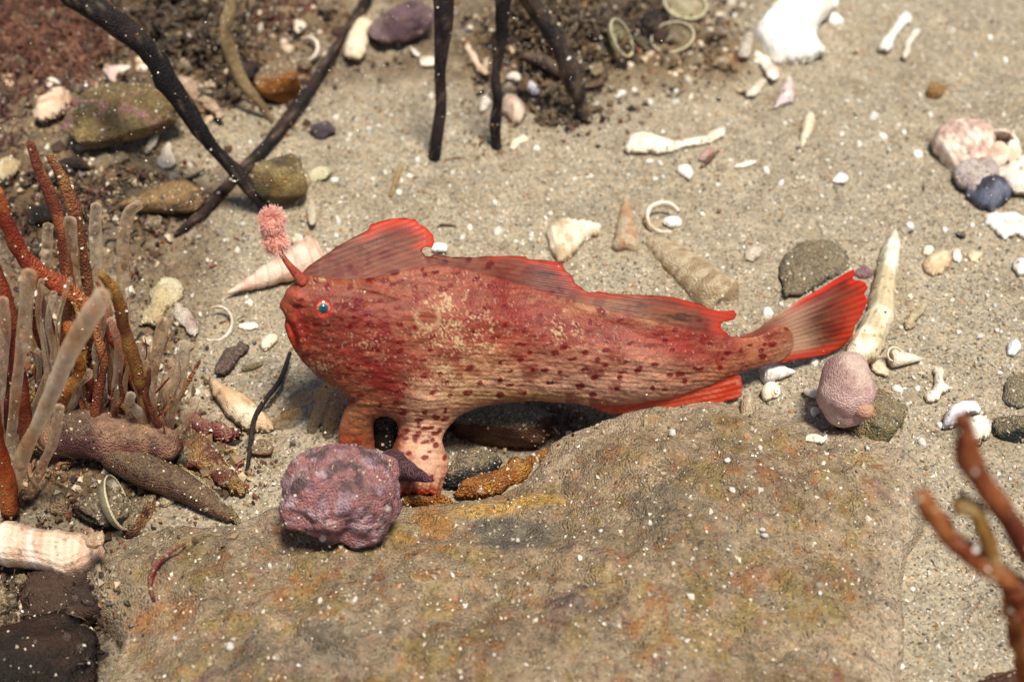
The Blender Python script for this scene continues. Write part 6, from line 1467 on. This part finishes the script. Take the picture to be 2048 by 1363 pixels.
clump('brown_weed_clump', 985, 290, 40, 30, 60, 0.25, 0.025, [(166, 134, 76), (140, 108, 60)], 'yellow-brown fluff around the foot of the slimmer straight stem', seed=17, curl=0.9, kind='stuff')
for i, (pts, lab) in enumerate([([(625, 860), (640, 810), (655, 780), (672, 762)], 'yellowish see-through weed sprig directly under the chin of the fish'), ([(570, 830), (600, 800), (630, 790), (655, 770)], 'longer see-through tan sprig leaning left under the chin'),
        ([(655, 870), (662, 830), (672, 800), (690, 785)], 'short tan sprig in front of the far leg'), ([(545, 850), (575, 835), (600, 822)], 'faint sprig low on the sand left of the far leg')]):
    tube('weed_sprig', standing(pts, T(*pts[0])[1], -0.02), [0.09, 0.11, 0.10, 0.07], [(196, 160, 106), (170, 128, 76)], M_TUBE, 10, 0.4, i + 50, label=lab, cat='seaweed')
clump('brown_weed_clump', 1740, 855, 70, 25, 90, 0.22, 0.025, [(120, 100, 62), (84, 74, 52)], 'brown-green fluff around the base of the sea squirt', seed=19, curl=0.9, kind='stuff')
clump('brown_weed_clump', 240, 290, 190, 110, 900, 0.16, 0.012, [(150, 122, 76), (120, 96, 60)], 'short brown fuzz on the olive-brown rock at the upper left', seed=20, curl=0.9)

# brown lumps of rubble
LU = [('brown gritty lump of rubble at the upper left under the weed', 'rubble lumps at the upper left', [(30, 130), (75, 165), (120, 120), (180, 100), (215, 150), (270, 60), (310, 95), (300, 140), (345, 70), (400, 100), (430, 60), (380, 130), (470, 130), (500, 60), (520, 100), (190, 190), (20, 220), (60, 280), (180, 300), (240, 330), (290, 240), (400, 180), (460, 190), (560, 60), (600, 130), (560, 20), (650, 20), (30, 40), (110, 30), (170, 40)], 0.2),
      ('brown gritty lump of rubble at the top centre beside the dark clump', 'rubble lumps at the top centre', [(1040, 30), (1080, 70), (1060, 180), (1110, 220), (1150, 200), (1090, 250), (1190, 60), (1210, 130), (1225, 100), (1180, 130), (1290, 100), (1330, 100), (1320, 30), (1400, 30), (1430, 80), (1390, 120), (1440, 130), (1350, 130), (940, 30), (955, 160), (1075, 215)], 0.17),
      ('brown gritty lump among the feet of the left stalks', 'rubble lumps at the left', [(30, 480), (60, 620), (90, 560), (150, 640), (40, 700), (110, 740), (200, 720), (260, 760), (60, 820), (20, 430), (110, 480), (210, 500), (300, 440), (330, 420), (20, 930), (110, 1000), (60, 960), (380, 930), (330, 1000), (280, 1030)], 0.18)]
_lj = [[(px + rs.uniform(-12, 12), py + rs.uniform(-12, 12), rs.choice([0, 1, 2, 3, 4])) for px, py in L_[2]] for L_ in LU]
_tn = ['brown', 'dark brown', 'tan', 'reddish brown', 'blackish green']
_ll = iter(autolabels([(a_, b_) for L_ in _lj for a_, b_, _ in L_], [_tn[c_] + ' gritty lump' for L_ in _lj for _, _, c_ in L_]))
for li, (lab, grp, pts_, sz) in enumerate(LU):
    for i, (px, py, ti) in enumerate(_lj[li]):
        lab = next(_ll)
        s1 = sz * rs.uniform(0.6, 1.4)
        tone = ([[(112, 86, 58), (80, 58, 42), (150, 124, 90)], [(70, 50, 38), (48, 36, 30), (110, 84, 58)], [(150, 126, 90), (116, 92, 62), (186, 164, 130)], [(120, 74, 48), (84, 52, 38), (150, 112, 74)], [(60, 52, 42), (44, 38, 34), (104, 92, 66)]])[ti]
        stone('rubble_lump', on_px(px, py, s1 * 0.3), (s1 * rs.uniform(0.8, 1.6), s1 * rs.uniform(0.7, 1.1), s1 * rs.uniform(0.6, 1.0)), tone, M_STONE if rs.random() < 0.6 else M_WEED, amp=0.5, sub=3, R=(rs.uniform(-.5, .5), rs.uniform(-.6, .6), rs.uniform(0, 3)), seed=li * 50 + i * 1.7, sc=5, label=lab, cat='rubble', group=grp)

for i in range(34):
    if i < 17: px, py = rs.uniform(1010, 1200), rs.uniform(-10, 210)
    else: px, py = rs.uniform(0, 560), rs.uniform(0, 210)
    p = T(px, py, 0.1); a_ = rs.uniform(0, 6.28); L_ = rs.uniform(0.4, 1.3)
    dv = np.array([math.cos(a_), math.sin(a_) * 0.6, rs.uniform(-0.1, 0.45)])
    sv = np.array([-math.sin(a_), math.cos(a_), 0.2]) * rs.uniform(-0.3, 0.3)
    w_ = rs.uniform(0.05, 0.13)
    tube('seaweed', [p - dv * L_ / 2, p - dv * L_ / 6 + sv, p + dv * L_ / 5 + sv, p + dv * L_ / 2 + [0, 0, rs.uniform(-.1, .2)]], [w_ * 0.6, w_, w_ * 1.2, w_ * 0.4], rs.choice([[(48, 34, 30), (32, 24, 22), (84, 64, 48)], [(70, 46, 34), (48, 34, 28), (110, 84, 58)]]), M_WEED, 8, 0.5, i * 1.3, rf=4, flat=0.4,
         label='dark ragged weed blade in the heap right of the straight stems' if i < 17 else 'dark ragged weed blade in the tangle at the upper left', cat='seaweed', group='weed blades in the top centre heap' if i < 17 else 'weed blades at the upper left')

# crumbs of rubble and grit in the weedy places
n = 22000
a = rng.uniform(-40, 1500, n); b = rng.uniform(-30, 1320, n)
wgt = np.zeros(n)
for cx, cy, rx, ry in [(150, 150, 260, 170), (420, 120, 220, 140), (1120, 110, 170, 140), (1350, 80, 160, 90), (150, 420, 240, 140), (150, 850, 260, 200), (60, 1200, 160, 150), (620, 60, 150, 70), (430, 930, 110, 70), (1010, 850, 170, 40)]:
    wgt = np.maximum(wgt, np.exp(-((a - cx) / rx) ** 4 - ((b - cy) / ry) ** 4))
m = rng.random(n) < wgt
pp = onS(a[m], b[m], 0.04)
size = np.exp(rng.normal(math.log(0.045), 0.5, m.sum())).clip(0.02, 0.20)
pal2 = lin([(104, 80, 54), (72, 52, 38), (136, 110, 76), (190, 166, 130), (50, 38, 32), (126, 72, 44), (226, 212, 186)])
cc = pal2[rng.choice(7, m.sum(), p=[.24, .2, .2, .12, .12, .07, .05])]
grains('rubble_crumbs', pp, size, cc, 'brown and tan crumbs of rubble strewn under the weed', 0.7, cat='rubble')

# specks drifting in the water
n = 1500
a = rng.uniform(-60, 2110, n); b = rng.uniform(-60, 1420, n)
hgt = rng.uniform(0.2, 5.0, n)
keepw = rng.random(n) < np.where((a < 800) & (b < 500), 1.0, 0.22)
keepw |= (rng.random(n) < 0.8) & (a > 800) & (b < 260) & (a < 1350)
P0 = onS(a[keepw], b[keepw], 0.0)
rr_ = rays(a[keepw], b[keepw])
P0 = P0 - rr_ * (hgt[keepw] / 0.7)[:, None]
size = np.exp(rng.normal(math.log(0.012), 0.35, keepw.sum())).clip(0.006, 0.03)
grains('drifting_specks', P0, size, np.tile(lin((232, 220, 196)), (keepw.sum(), 1)), 'pale specks of sediment drifting in the water', 1.0, cat='sediment')

P0 = np.concatenate(CLING)
if len(P0) > 60000: P0 = P0[rng.permutation(len(P0))[:60000]]
CLING_ON[0] = False
size = np.exp(rng.normal(math.log(0.019), 0.4, len(P0))).clip(0.008, 0.05)
cc = PAL[rng.choice(len(PAL), len(P0), p=PROB)] * (0.85 + 0.3 * rng.random((len(P0), 1)))
grains('clinging_grit', P0, size, cc, 'sand grains clinging to the stones, shells and weed', 0.8, cat='sand')
